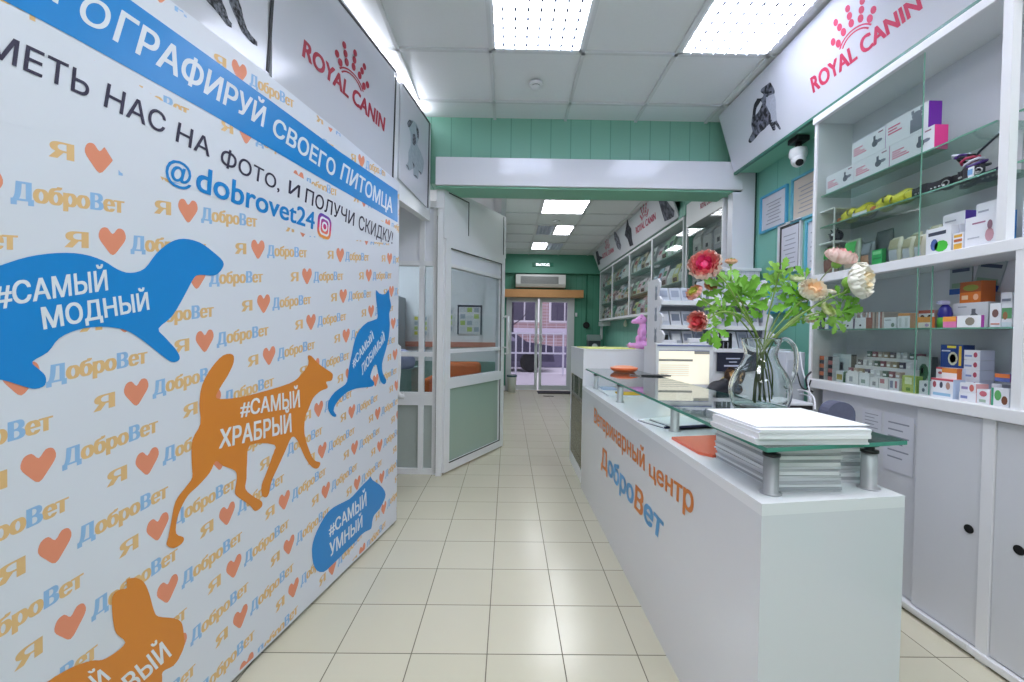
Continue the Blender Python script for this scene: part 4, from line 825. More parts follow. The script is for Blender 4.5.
for k in range(3):
    for j in range(9):
        yy = yb-.02-(yb-ya-.04)*j/8.4; z0 = Z5+.0555+.045*k
        mb = MB().box((1.872+.05*k, yy-.017, z0), (1.896+.05*k, yy+.006, z0+.03), hexm(cols[(j*3+k*2) % 7])); mb.box((1.8714+.05*k, yy-.014, z0+.006), (1.872+.05*k, yy+.003, z0+.016), PAPER)
        one(mb, 'vial_carton', 'tiny carton on the %s step of the organizer, %s' % (('front', 'middle', 'back')[k], ('leftmost', 'second from the left', 'third from the left', 'fourth from the left', 'in the centre', 'fourth from the right', 'third from the right', 'second from the right', 'rightmost')[j]), 'box', gv)
L5 = [(847, 858, 13, 'ecebf0', 'd0d0d8', [(.2, .2, .5, .6, 'a0a4b0')], 'white tray box with grey print in front of the organizer, left one'), (859, 869, 13, 'e8e8ee', 'd0d0d8', [(.2, .2, .6, .5, '8ca09c')], 'white tray box in front of the organizer, second one'), (870, 878, 10, 'e4e4ea', 'd0d0d8', [(.3, .2, .7, .6, '8a8c98')], 'small white box in front of the organizer, third one'), (879, 888, 11, 'e8e2e6', 'd0d0d8', [(.1, .5, .6, .9, 'b06a78')], 'small box with a pink print in front of the organizer'), (889, 899, 12, 'e4e4ea', 'd0d0d8', [(.1, .2, .4, .8, '7a80a0'), (.6, .2, .8, .8, 'b06a78')], 'white box with blue and pink bars before the organizer')]
for (L, R, h_, f_, s_, a_, l) in L5: cbox(L, R, Z5, h_, l, face=f_, side=s_, art=a_, X=1.84, d=.022, py=385)
cbox(902, 916, Z5, 17, 'yellow-green box at the end of the organizer', face='b9c46a', art=[(.2, .5, .7, .9, 'e8ecc8'), (.3, .1, .6, .3, '6a8a40')], side='8aa850', X=1.842, d=.03, py=385)
cbox(917, 931, Z5, 37, 'glass-framed picture box with a green plant print', face='aab4b4', art=[(.15, .3, .85, .8, '3f6a4c', 1), (.3, .5, .5, .7, 'd8e0dc', 1)], side='5a6466', X=1.95, d=.03, py=365, h=.165)
cbox(919, 929, Z5, 14, 'white box with small grey paw prints', art=[(.3, .2, .6, .5, '5a6472', 1), (.5, .6, .8, .85, '5a6472', 1)], X=1.842, d=.03, py=390)
RW = [(.08, .5, .25, .85, 'a04a58', 1), (.4, .5, .55, .85, '44465a', 1), (.68, .45, .88, .85, 'b08a80', 1), (.1, .1, .9, .25, '8cb4d0')]
cbox(931, 953, Z5, 19, 'white carton with red top and pet faces at the front of the ledge', art=RW+[(0, .9, 1, 1, 'c04a58')], side='b8c8e0', top='d8a0a8', X=1.842, d=.05, py=388)
cbox(936, 962, Z5, 36, 'white carton with red top and four pet faces behind, under the navy box', art=[(a, b+.25, c, e_, f, *g) for a, b, c, e_, f, *g in RW]+[(0, .93, 1, 1, 'c04a58')], side='c8d0e0', X=1.90, d=.07, py=375, h=.125)
cbox(941, 963, Z5+.126, 23, 'navy box with a pale oval and yellow stripe on the ledge', face='1f3f86', art=[(.35, .1, .8, .7, 'c8c8b0', 1), (.42, .2, .72, .6, '5a6a70', 1), (.84, .1, .95, .95, 'e0b83c'), (.3, .85, .7, .96, 'e6d24a'), (.05, .7, .45, .76, 'c8d0e0')], side='1a3370', X=1.91, d=.05, py=345, h=.098)
cbox(942, 957, Z5+.075, 0, 'orange and white card leaning on the red-topped carton', face='f0f0f2', art=[(0, .6, 1, 1, 'e08a3c')], side='c86a30', X=1.872, d=.02, h=.05, py=372, name='display_card', cat='card')
cbox(959, 976, Z5, 9, 'white and blue flat box, lowest in the front middle pile', art=[(.1, .3, .5, .6, '7a84b8')], side='d8a0a0', X=1.842, d=.05, py=395, h=.036)
cbox(960, 976, Z5+.037, 0, 'white and red flat box lying on the white and blue one', art=[(.1, .3, .5, .6, '9a8ab8'), (.6, .1, .9, .9, 'd07068', 1)], side='d8a0a0', X=1.842, d=.05, py=385, h=.036)
cbox(977, 990, Z5, 0, 'pink and white upright box beside the flat pile', art=[(.2, .5, .8, .9, 'c86a7a', 1), (.2, .1, .7, .3, '9ab0a0')], side='d8a0a8', X=1.842, d=.04, py=390, h=.055)
for j in range(5):
    cbox(964, 980, Z5+.041*j, 0, 'small white box with a red mark in the tall right pile, %s' % ('bottom one', 'second from the bottom', 'middle one', 'second from the top', 'top one')[j], art=[(.05, .3, .5, .5, '8a9ac8'), (.6, .25, .85, .8, 'b04a60', 1)], side='c8cce0', X=1.915, d=.06, py=360, group='small white boxes in the tall right pile', h=.04)
cbox(992, 1002, Z5, 20, 'white carton with thin grey lines behind the green one', art=[(.2, .5, .8, .6, 'a0b0b8')], side='c8ccd4', X=1.90, d=.06, py=380)
cbox(991, 1009, Z5, 18, 'green and white carton with a brown dog at the right end of the ledge', art=[(.02, 0, .15, 1, '3f9a78'), (.2, .3, .6, .9, '5fa860', 1), (.6, .1, .95, .6, '7a4a34', 1)], side='c8ccd4', X=1.842, d=.04, py=393)
cbox(995, 1010, Z5+.09, 0, 'orange and blue flat card lying on the right end cartons', face='5a68a8', art=[(0, .5, 1, 1, 'd9773c')], side='8a60a0', X=1.87, d=.05, py=375, h=.03)
# goods glimpsed in the next bay
cbox(1023, 1060, Z3, 0, 'white carton in the next cabinet bay at the right picture edge', X=1.90, d=.08, py=210, h=.15)
# camera and certificates on the wall
p = atx(799, 152, 1.95); se = thing('security_camera', 'white dome security camera on a black mount under the fascia', 'security camera', (1.95, p.y, 2.44))
cy0 = p.y; sub(MB().box((1.90, cy0-.05, 2.545), (1.99, cy0+.05, 2.583), BLACK, .008).cyl((1.945, cy0, 2.5), (1.945, cy0, 2.548), .02, BLACK), 'mount', se)
sub(MB().lathe([(.0, .05), (.05, .045), (.055, .02), (.055, 0), (.045, -.02)], (1.945, cy0, 2.46), UPVC, 20).ball((1.94, cy0-.01, 2.425), .045, UPVC), 'housing', se); sub(MB().cyl((1.925, cy0-.04, 2.40), (1.92, cy0-.055, 2.393), .022, BLACK), 'lens', se)
XW = 2.058
def cert(q, fr, inner, label, m2=None):
    PW = Pl((XW, 3.4, 0), (0, -1, 0), (0, 0, 1)); (a, t_), (b, b_) = PW.pt(*q[0]), PW.pt(*q[1]); y1, y0 = 3.4-a, 3.4-b
    t = thing('framed_certificate', label, 'certificate', (XW, (y0+y1)/2, b_), 'framed certificates on the green wall'); f_ = hexm(fr); w = .016
    sub(MB().box((XW-.018, y0, b_), (XW, y0+w, t_), f_).box((XW-.018, y1-w, b_), (XW, y1, t_), f_).box((XW-.018, y0+w, b_), (XW, y1-w, b_+w), f_).box((XW-.018, y0+w, t_-w), (XW, y1-w, t_), f_), 'frame', t)
    mb = MB().box((XW-.006, y0+w, b_+w), (XW-.001, y1-w, t_-w), hexm(inner)); W = y1-y0-2*w; H = t_-b_-2*w
    if m2: mb.box((XW-.008, y0+w, b_+w), (XW-.006, y1-w, t_-w), hexm(m2)); mb.box((XW-.0085, y0+w+.02, b_+w+.02), (XW-.008, y1-w-.02, t_-w-.02), hexm(inner))
    for k in range(7): mb.box((XW-.0092, y1-w-W*(.2+.05*(k % 3)), b_+w+H*(.15+.1*k)), (XW-.0085 if m2 else XW-.006, y1-w-W*(.8-.06*(k % 2)), b_+w+H*(.17+.1*k)), mat('9a9ca6', .7))
    sub(mb, 'document', t)
cert(((762, 198), (788, 224)), '4ba3c7', 'd2d2da', 'blue framed certificate left of the security camera')
cert(((793.5, 180), (822, 213)), '5aa7bd', 'c9bcae', 'blue-green framed beige certificate beside the cabinet side')
cert(((780, 226), (802, 270)), 'dcdde0', 'd0d0da', 'white framed certificate with a black inner border', '2c2c30')
cert(((807.5, 221), (826, 268)), '58b2c8', 'd8d8e0', 'narrow blue framed certificate half hidden by the cabinet')
cert(((770, 280), (798, 312)), '3fa0c4', 'b8d4dc', 'blue framed sheet low on the wall behind the flower leaves')
cert(((801, 273), (822, 300)), 'd4d6da', 'd8d8e0', 'white sheet low on the wall behind the cream flower')
# ================================================================ RECEPTION COUNTER
CT = .82
ct = thing('reception_counter', 'glossy white reception counter with orange and blue lettering on its front', 'counter', (.8, 2.1, 0))
F0, F1, G0, G1_ = V((.633, 1.027, 0)), V((.600, 3.36, 0)), V((1.05, 1.09, 0)), V((.97, 3.36, 0))
WC = mat('dcdce4', .1, name='glossy white laminate', coat=.3)
sub(MB().prism([F0, G0, G1_, F1], (0, 0, CT-.03), WC), 'body', ct)
sub(MB().prism([p+V((0, 0, CT-.03)) for p in (F0, G0, G1_, F1)], (0, 0, .03), mat('e8e8ee', .18)), 'top', ct)
CP = Pl(F1, F0-F1, (0, 0, 1)); lt = MB()
Z = lambda p: zoomed(p, 590, 380, 3.79)
CO = mat('d97a2c', .4, name='orange vinyl letters'); CB = mat('4f98cf', .4, name='blue vinyl letters')
CP.text(lt, 'Ветеринарный', Z([(17, 105), (208, 262), (208, 345), (15, 158)]), CO, .0012, bold=.03)
CP.text(lt, 'центр', Z([(224, 300), (397, 405), (392, 512), (224, 362)]), CO, .0012, bold=.03)
sub(lt, 'lettering', ct); lt = MB()
CP.text(lt, 'ДоброВет', Z([(43, 250), (284, 520), (272, 612), (42, 322)]), [CO, CB], .0012, bold=.045, cols=(0, 1, 1, 1, 1, 0, 1, 1))
sub(lt, 'logo_lettering', ct)
def post(x, y, k, lab):
    t = thing('shelf_post', lab, 'shelf support', (x, y, CT), 'metal posts under the glass shelf')
    sub(MB().lathe([(0, 0), (.026, 0), (.026, .004), (.0185, .006), (.0185, .098), (.0, .1)], (x, y, CT), mat('b4b2b8', .4, .3), 22), 'tube', t)
    sub(MB().lathe([(0, .1), (.021, .1), (.021, .107), (.012, .108), (.012, .118), (.021, .119), (.021, .128), (0, .129)], (x, y, CT), BLACK, 22), 'clamp', t)
for k, (x, y, l) in enumerate(((.70, 1.10, 'metal shelf post at the near left corner of the glass'), (1.0, 1.145, 'metal shelf post at the near right corner of the glass'), (.725, 1.806, 'metal shelf post second from the near left corner'), (.69, 2.565, 'metal shelf post third from the near left corner'), (.675, 3.2, 'farthest metal shelf post on the left side'), (.985, 2.0, 'metal shelf post on the staff side by the vase'))): post(x, y, k, l)
GZ = CT+.1295
gs = thing('glass_shelf', 'green edged glass shelf raised over the reception counter', 'shelf', (.84, 2.1, GZ))
gp = [V((.641, 1.025, GZ)), V((1.074, 1.115, GZ)), V((.99, 3.33, GZ)), V((.618, 3.33, GZ))]
sub(MB().prism(gp, (0, 0, .010), glassmat('shelf pane', 'e6f1ec', 1.7)), 'pane', gs)
e = MB(); ge = mat('4f9282', .08, name='green glass edge', spec=.8)
for a, b in zip(gp, gp[1:]+gp[:1]):
    d = (b-a).normalized(); n = V((d.y, -d.x, 0)); e.obox(a-V((0, 0, .0003)), b-a, n*.0015, V((0, 0, .0106)), ge)
sub(e, 'edge', gs); GT = GZ+.0105
# paper stacks
def stack(c, w, d, rot, z0, z1, n, label, jit=.006, cols=('ececf0', 'c9cacf'), seed=1):
    r = random.Random(seed); mb = MB(); z = z0; H = (z1-z0)
    hs = [r.uniform(.5, 1.5) for _ in range(n)]; sm = sum(hs)
    for i in range(n):
        h = H*hs[i]/sm; a = rot+r.uniform(-1, 1)*jit*4; dx, dy = r.uniform(-jit, jit), r.uniform(-jit, jit); ca, sa = math.cos(a), math.sin(a)
        o = V((c[0]+dx, c[1]+dy, z))-V((ca, sa, 0))*w/2-V((-sa, ca, 0))*d/2; mb.obox(o, V((ca, sa, 0))*w, V((-sa, ca, 0))*d, V((0, 0, h*.96)), mat(cols[i % len(cols)], .8)); z += h
    return one(mb, 'paper_stack', label, 'paper stack', 'stacks of printed sheets at the near counter end', (c[0], c[1], z0))
stack((.775, 1.165), .30, .215, .06, GT, GT+.040, 5, 'neat stack of white sheets lying on top of the glass shelf', .003, ('ececf2', 'e4e4ea', 'efeff4'))
one(MB().obox((.64, 1.07, GT+.041), (.31, .02, .003), (-.015, .24, .002), (0, 0, .002), PAPER), 'paper_sheet', 'single curled white sheet topmost on the paper stack', 'paper')
stack((.80, 1.26), .18, .30, .04, CT+.0005, CT+.118, 16, 'tall layered stack of grey-edged sheets under the glass, left one', .005, ('dcdce0', 'a9aab0', 'e4e4e8', 'b9b9bf', 'd0d0d6'), 3)
stack((.975, 1.33), .15, .29, .03, CT+.0005, CT+.112, 13, 'tall layered stack of grey-edged sheets under the glass, right one', .004, ('dcdce0', 'b0b0b6', 'e4e4e8', 'c4c4ca'), 5)
# orange folder, leaflets, magazines
one(MB().prism([(.655, 1.66, CT+.0005), (.668, 1.45, CT+.0005), (.70, 1.415, CT+.0005), (.87, 1.46, CT+.0005), (.86, 1.70, CT+.0005)], (0, 0, .010), mat('e8694a', .25, name='orange plastic')), 'orange_folder', 'shiny orange plastic folder on the counter under the glass', 'folder')
for (x, y, a, l, c) in ((.83, 1.93, .28, 'topmost dark-edged booklet fanned on the counter', 0), (.79, 1.98, .40, 'lower dark-edged booklet fanned on the counter', 1)):
    m_ = MB(); Rm = Matrix.Translation((x, y, CT+.0025+.010*(1-c))) @ Matrix.Rotation(a, 4, 'Z')
    m_.box((-.135, -.09, 0), (.135, .09, .0065), PAPER, 0, Rm).box((-.137, -.092, -.002), (.137, -.082, .0068), mat('22264a', .4), 0, Rm).box((-.137, -.092, -.002), (.137, .092, 0), mat('22264a', .4), 0, Rm)
    one(m_, 'booklet', l, 'booklet', 'booklets fanned under the glass shelf')
for (x, y, w_, d_, z, c, l) in ((.80, 2.95, .26, .34, 0, 'e8e6f0', 'white tray of papers at the far counter end'), (.84, 2.83, .20, .10, .011, 'e9b934', 'yellow pad lying on the white papers'), (.90, 2.98, .22, .12, .011, 'd6b8d0', 'pink printed sheet lying on the white papers'), (.74, 3.08, .10, .12, .011, 'b6c4e4', 'pale blue leaflet at the far counter end')):
    one(MB().box((x-w_/2, y-d_/2, CT+.0005+z), (x+w_/2, y+d_/2, CT+.0105+z), mat(c, .6)), 'paper_pad', l, 'paper')
# orange dish and pen tray on the glass
p = atz(624, 372, GT); dsh = thing('orange_dish', 'orange oval dish holding coins or cards on the glass shelf', 'dish', (p.x, p.y, GT)); 
mb = MB().lathe([(0, 0), (.07, 0), (.095, .018), (.10, .034), (.094, .034), (.085, .02), (0, .012)], (p.x, p.y, GT), mat('e8682e', .3, name='orange plastic bowl'), 28); sub(mb, 'bowl', dsh)
sub(MB().lathe([(.094, .034), (.06, .045), (0, .05)], (p.x, p.y, GT), mat('f0a07c', .4), 28), 'lid', dsh)
p = atz(655, 376, GT); mb = MB().prism([(p.x-.10, p.y-.01, GT), (p.x+.02, p.y-.05, GT), (p.x+.10, p.y-.02, GT), (p.x+.09, p.y+.05, GT), (p.x-.02, p.y+.04, GT)], (0, 0, .008), mat('26272e', .3))
kc = one(mb, 'key_case', 'flat black case with metal strips beside the orange dish', 'case')
mb = MB()
for k in range(5): mb.box((p.x-.05+.025*k, p.y-.015, GT+.008), (p.x-.038+.025*k, p.y+.03, GT+.0115), STEEL)
sub(mb, 'clips', kc)
one(MB().tube([(p.x-.16, p.y+.03, GT+.004), (p.x-.10, p.y-.02, GT+.004), (p.x-.13, p.y-.10, GT+.004)], .003, STEEL, 6), 'wire_loop', 'thin grey wire beside the black case on the glass', 'wire')
# far display counter with glazed end
fc = thing('vitrine_counter', 'taller white counter with a glazed end behind the reception counter', 'counter', (.93, 3.75, 0)); FX0, FX1, FY0, FY1, FZ = .615, 1.27, 3.42, 4.10, 1.105
mb = MB(); mb.box((FX0, FY0, 0), (FX1, FY0+.03, FZ), WHITE).box((FX0, FY1-.03, 0), (FX1, FY1, FZ), WHITE).box((FX0, FY0+.03, FZ-.10), (FX1, FY1-.03, FZ), mat('e3e3ea', .3)).box((FX0, FY0+.03, 0), (FX1, FY1-.03, .10), WHITE).box((FX1-.03, FY0+.03, .1), (FX1, FY1-.03, FZ-.1), WHITE).box((FX0, FY0+.03, .86), (FX0+.02, FY1-.03, FZ-.1), WHITE)
sub(mb, 'carcass', fc); sub(MB().box((FX0+.004, FY0+.03, .10), (FX0+.009, FY1-.03, .86), glassmat('smoked pane', 'b9b48c', 1.3)), 'pane', fc)
for z in (.36, .62): sub(MB().box((FX0+.02, FY0+.03, z), (FX1-.03, FY1-.03, z+.012), mat('c9c48a', .4)), 'shelf', fc)
sub(MB().box((FX0-.004, FY0-.004, FZ), (FX1+.003, FY1, FZ+.006), WHITE), 'top', fc)
one(MB().obox((.65, 3.50, FZ+.0065), (.42, .03, 0), (-.02, .36, 0), (0, 0, .007), mat('e8ee8a', .5)), 'yellow_sheet', 'pale yellow-green sheet lying on the taller counter', 'paper')
for k, (y, z, c, l) in enumerate(((3.52, .1005, 'c8a23c', 'amber jar on the bottom of the glazed counter end, near'), (3.75, .1005, 'b8953a', 'amber jar on the bottom of the glazed counter end, far'), (3.52, .3725, '7c6a50', 'brown box on the middle level of the glazed counter end'), (3.78, .3725, 'a09878', 'pale box on the middle level of the glazed counter end'), (3.6, .6325, '4a4a48', 'dark box on the upper level of the glazed counter end'))):
    one((MB().lathe([(0, 0), (.05, 0), (.055, .02), (.055, .12), (.04, .14), (0, .145)], (.72, y+.06, z), mat(c, .3), 16) if k < 2 else MB().box((.68, y, z), (.80, y+.14, z+.16), mat(c, .5)).box((.6795, y+.02, z+.05), (.68, y+.12, z+.11), PAPER)), 'vitrine_jar' if k < 2 else 'vitrine_box', l, 'jar' if k < 2 else 'box')
# pink dog figurine
p = aty(640, 350, 3.62); fx, fy = p.x, 3.62; pk = mat('eca6e4', .35, name='pink glaze'); z0 = FZ+.007
S = .29
body = [((.02, 0, .30), (.17, .15, .12)), ((.05, 0, .50), (.14, .13, .2)), ((.07, 0, .66), (.11, .11, .14)), ((.02, 0, .86), (.17, .14, .13)), ((-.13, 0, .82), (.14, .09, .075)), ((-.22, 0, .80), (.07, .07, .055)),
        ((-.12, -.12, .10), (.26, .08, .08)), ((-.12, .12, .10), (.26, .08, .08)), ((.08, 0, .12), (.22, .2, .12)), ((-.34, -.12, .11), (.07, .075, .085)), ((-.02, -.13, .42), (.06, .05, .16)), ((-.12, -.10, .28), (.05, .045, .13)), ((.0, -.10, .98), (.05, .035, .06)), ((.1, .09, .97), (.05, .035, .05))]
o = blob('pink_figurine', [((fx+c[0]*S, fy+c[1]*S, z0+c[2]*S), tuple(q*S for q in r)) for c, r in body], pk, .008)
zmin = min(v.co.z for v in o.data.vertices)
for v in o.data.vertices: v.co -= V((fx, fy, zmin))
o.location = (fx, fy, z0); tag(o, 'glossy pink sitting dog figurine on the taller counter', 'figurine')
eb = MB().ball((fx-.03*S, fy-.135*S, z0+.9*S), .012*S*1.5, mat('8c4a88', .3), 8, 6); e_ = sub(eb, 'eye', o)
one(MB().box((fx+.06, 3.86, FZ+.0065), (fx+.16, 3.95, FZ+.10), mat('e0602c', .4)).box((fx+.065, 3.858, FZ+.06), (fx+.155, 3.86, FZ+.09), mat('f0a070', .4)), 'orange_box', 'small orange box behind the pink figurine', 'box')
# coffee machine and low cupboard at the far end, brackets under the hanging cabinets
cu = thing('low_cupboard', 'green-grey low cupboard against the far right wall', 'cupboard', (1.8, 8.45, 0)); sub(MB().box((1.55, 8.2, 0), (2.05, 8.78, .86), mat('4d8a76', .5)), 'carcass', cu); sub(MB().box((1.53, 8.18, .86), (2.055, 8.79, .89), mat('c9d2ce', .4)), 'top', cu)
km = thing('coffee_machine', 'small black and silver coffee machine on the low cupboard', 'coffee machine', (1.72, 8.45, .89)); sub(MB().box((1.60, 8.36, .89), (1.84, 8.6, 1.10), mat('3a3d42', .3), .01), 'body', km); sub(MB().box((1.60, 8.36, 1.10), (1.84, 8.6, 1.22), STEEL, .01), 'top_panel', km)
sub(MB().cyl((1.72, 8.355, .99), (1.72, 8.34, .99), .055, mat('d0d2d4', .3)), 'dial', km)
cup = MB().lathe([(0, 0), (.03, 0), (.035, .1), (.03, .1), (.026, .01), (0, .01)], (1.92, 8.36, .89), mat('e0e2e0', .3), 14); one(cup, 'white_cup', 'white cup beside the coffee machine', 'cup')
one(MB().ball((1.99, 8.5, .925), (.05, .05, .033), BLACK), 'black_dish', 'small black bowl right of the white cup', 'bowl')
# hanging wall cabinets beyond the header, their fascia and goods
HX = 1.85
def yof(px, py=290): return atx(px, py, HX).y
hc = thing('hanging_cabinet', 'long white hanging cabinet with glass fronts beyond the header', 'cabinet', (1.95, 6.4, 1.5)); ys = [yof(600), yof(612), yof(629), yof(652, 260), yof(682.5, 240)]
ZB, ZT = 1.50, 2.50; yA, yB = ys[-1], ys[0]
mb = MB().box((HX, yA, ZT-.03), (2.055, yB, ZT), WHITE).box((HX, yA, ZB), (2.055, yB, ZB+.035), WHITE).box((2.035, yA, ZB), (2.055, yB, ZT), CABI).box((HX, yA-.02, ZB), (2.055, yA, ZT), WHITE).box((HX, yB, ZB), (2.055, yB+.02, ZT), WHITE); sub(mb, 'carcass', hc)
for z in (1.83, 2.16): sub(MB().box((HX+.02, yA, z-.008), (2.035, yB, z), mat('b8c8c4', .2)), 'shelf', hc)
for y in ys[1:-1]: sub(MB().box((HX-.004, y-.02, ZB), (HX+.02, y+.02, ZT), WHITE), 'mullion', hc)
PF = glassmat('cabinet pane', 'eff4f2', .6)
for a, b in zip(ys, ys[1:]): sub(MB().box((HX+.004, b+.02, ZB+.035), (HX+.008, a-.02, ZT-.03), PF), 'glass_door', hc)
rr_ = random.Random(5); nm = ('farthest', 'second', 'third', 'nearest'); PC = ['e4bccb', 'f0ecf0', 'b8d6c0', 'e2cad6', 'f2eef2', 'd0bea8', 'b0d2c8', 'ecd6e2', 'c6d2e8', 'dcd290']
for k, (a, b) in enumerate(zip(ys, ys[1:])):
    for j, z in enumerate((ZB+.0355, 1.8305, 2.1605)):
        n = 5; w = (a-b-.08)/n
        for i in range(n):
            y = a-.04-w*(i+.5); h = rr_.uniform(.17, .25); c = PC[rr_.randrange(10)]; lean = .02
            m_ = MB(); W = w*.44; x = HX+.05
            m_.add([(x, y-W, z), (x+.07, y-W, z), (x+.07, y+W, z), (x, y+W, z), (x+.045, y-W*.9, z+h), (x+.055, y-W*.9, z+h), (x+.055, y+W*.9, z+h), (x+.045, y+W*.9, z+h), (x-.004, y-W, z+h*.4), (x+.075, y-W, z+h*.4), (x+.075, y+W, z+h*.4), (x-.004, y+W, z+h*.4)],
                   [(0, 3, 2, 1), (0, 1, 9, 8), (1, 2, 10, 9), (2, 3, 11, 10), (3, 0, 8, 11), (8, 9, 5, 4), (9, 10, 6, 5), (10, 11, 7, 6), (11, 8, 4, 7), (4, 5, 6, 7)], mat(c, .4))
            m_.prism([(x+.008, y-W*.6, z+h*.5), (x+.008, y+W*.6, z+h*.5), (x+.026, y+W*.6, z+h*.75), (x+.026, y-W*.6, z+h*.75)], (-.004, 0, 0), mat(('5a6070', 'b0506a', '3f7a5a', 'e8e8ec')[rr_.randrange(4)], .5))
            m_.prism([(x-.001, y-W*.7, z+h*.08), (x-.001, y+W*.7, z+h*.08), (x-.004, y+W*.7, z+h*.3), (x-.004, y-W*.7, z+h*.3)], (-.004, 0, 0), mat(('e8e8ec', '7a5a58', 'd8c8a0')[rr_.randrange(3)], .5))
            one(m_, 'food_packet', 'food packet in the %s hanging cabinet bay, %s shelf, %s' % (nm[k], ('bottom', 'middle', 'top')[j], ('leftmost', 'second from the left', 'in the centre', 'second from the right', 'rightmost')[i]), 'packet', 'food packets in the hanging cabinet', (x+.03, y, z))
t, mb, P, s = fascia(4.6, 8.6, ZF-.002, 2.525, 1.70, 1.84, 'sign_fascia', 'distant tilted sign fascia with two small red crown logos above the hanging cabinet')
ms_ = mat('b84a66', .5)
brand(P, mb, [(635.5, 227.3), (655.5, 211.9), (656, 219), (636.2, 233.9)], ms_, .002); brand(P, mb, [(602.5, 253.7), (613.5, 247), (614, 251.5), (602.8, 258.7)], ms_, .002)
Z = lambda p: zoomed(p, 590, 180, 4.547); dk = mat('3a3b46', .8, noise=.5, nscale=20)
P.shape(mb, Z([(310, 82), (345, 85), (360, 108), (385, 140), (383, 165), (365, 178), (340, 188), (328, 150), (318, 115)]), mat('5a5c6a', .8, noise=.5, nscale=20), .002)
P.shape(mb, Z([(170, 172), (178, 205), (188, 220), (192, 270), (198, 295), (182, 303), (172, 270), (158, 250), (165, 210)]), dk, .002)
P.shape(mb, Z([(108, 228), (120, 240), (132, 260), (143, 300), (138, 320), (125, 310), (112, 270)]), mat('7a7c88', .8, noise=.5, nscale=20), .002)
P.shape(mb, Z([(26, 325), (36, 322), (42, 345), (60, 352), (45, 365), (47, 383), (36, 388), (30, 355)]), dk, .002)
sub(mb, 'face', t); sub(s, 'soffit', t)
# dark fronted unit nearest to the header
y0, y1 = yof(732, 220)+.15, yof(686, 230); nu = thing('hanging_cabinet', 'dark glazed hanging cabinet with white top board just beyond the header', 'cabinet', (1.95, (y0+y1)/2, 1.3))
sub(MB().box((HX, y0, 2.36), (2.05, y1, 2.60), WHITE).box((2.03, y0, 1.3), (2.05, y1, 2.36), mat('e4e8ea', .6)).box((HX, y0, 1.3), (2.05, y1, 1.33), WHITE).box((HX, y1-.03, 1.33), (2.03, y1, 2.36), WHITE).box((HX, y0, 1.33), (2.03, y0+.02, 2.36), WHITE), 'carcass', nu)
PN = Pl((HX, y1, 2.36), (0, -1, 0), (0, 0, 1)); lg = MB(); brand(PN, lg, Z([(502, 108), (560, 70), (560, 96), (503, 132)]), ms_, .002); sub(lg, 'logo', nu)
for z in (1.68, 2.02): sub(MB().box((HX+.02, y0+.02, z-.008), (2.03, y1-.03, z), mat('8aa09a', .2)), 'shelf', nu)
sub(MB().box((HX+.004, y0+.02, 1.33), (HX+.008, y1-.03, 2.36), glassmat('grey cabinet pane', 'eceeed', .5)), 'glass_door', nu)
for j, z in enumerate((1.3305, 1.6805, 2.0205)):
    for i in range(3):
        y = y1-.06-(y1-y0-.1)*(i+.5)/3; w = (y1-y0-.1)/7; h = .27-.02*((i+j) % 2); c = ('d0d2d6', 'b4b8be', 'e0e2e2')[(i+j) % 3]
        m_ = MB().box((HX+.04, y-w, z), (HX+.12, y+w, z+h*.75), mat(c, .4), .01).prism([(HX+.04, y-w, z+h*.75), (HX+.12, y-w, z+h*.75), (HX+.08, y-w, z+h)], (0, 2*w, 0), mat(c, .4))
        m_.box((HX+.037, y-w*.6, z+h*.2), (HX+.04, y+w*.6, z+h*.5), mat('d4d6d8', .5)).box((HX+.036, y-w*.3, z+h*.25), (HX+.037, y+w*.2, z+h*.4), mat('3c3e48', .5))
        one(m_, 'food_bag', 'grey food bag behind the dark glass, %s shelf, %s' % (('bottom', 'middle', 'top')[j], ('left', 'middle', 'right')[i]), 'bag', 'grey food bags behind dark glass')
cp = thing('end_panel_cupboard', 'tall white cupboard end standing under the right end of the header', 'cupboard', (1.96, 3.7, 0)); xa = aty(732, 240, 3.52).x
sub(MB().box((xa, 3.52, 0), (2.045, 3.60, 2.6), mat('dfdfe6', .35)), 'panel', cp); sub(MB().box((2.045, 3.515, 0), (2.055, 3.60, 2.6), mat('2d4f48', .5)), 'dark_edge', cp)  # dark coloured strip down the gap between panel and wall
wb_ = MB().box((xa-.12, 3.40, 1.60), (2.03, 3.50, 1.76), gridmat('white brick print', 'dadce4', 'd2d4de', 'b4b6c2', .035, .018, .002, 0, 0, 'XZ')).box((xa-.14, 3.39, 1.76), (2.04, 3.51, 1.785), UPVC, .004).box((xa-.12, 3.40, 0), (2.03, 3.50, 1.60), WHITE)
one(wb_, 'brick_cupboard', 'narrow white cupboard with a brick-patterned top section behind the racks', 'cupboard')
# wall hooks and bracket
for (px, py, l) in ((626, 323, 'left white drop-shaped wall hook behind the pink figurine'), (646, 317, 'right white drop-shaped wall hook behind the pink figurine')):
    q = atx(px, py, 2.03); one(MB().lathe([(0, -.07), (.03, -.05), (.035, -.02), (.02, .03), (0, .06)], (2.02, q.y, q.z), mat('e6e2d4', .4), 12), 'wall_hook', l, 'hook', 'white wall hooks')
q = atx(602, 328, 1.95); br_ = MB().box((1.90, q.y-.3, 1.40), (2.05, q.y+.1, 1.49), UPVC).box((1.93, q.y-.06, 1.12), (1.95, q.y-.04, 1.40), UPVC).box((1.93, q.y+.06, 1.12), (1.95, q.y+.08, 1.40), UPVC).box((1.93, q.y-.06, 1.12), (1.95, q.y+.08, 1.14), UPVC)
one(br_, 'wall_bracket', 'white bracket frame hanging below the far end of the hanging cabinet', 'bracket')
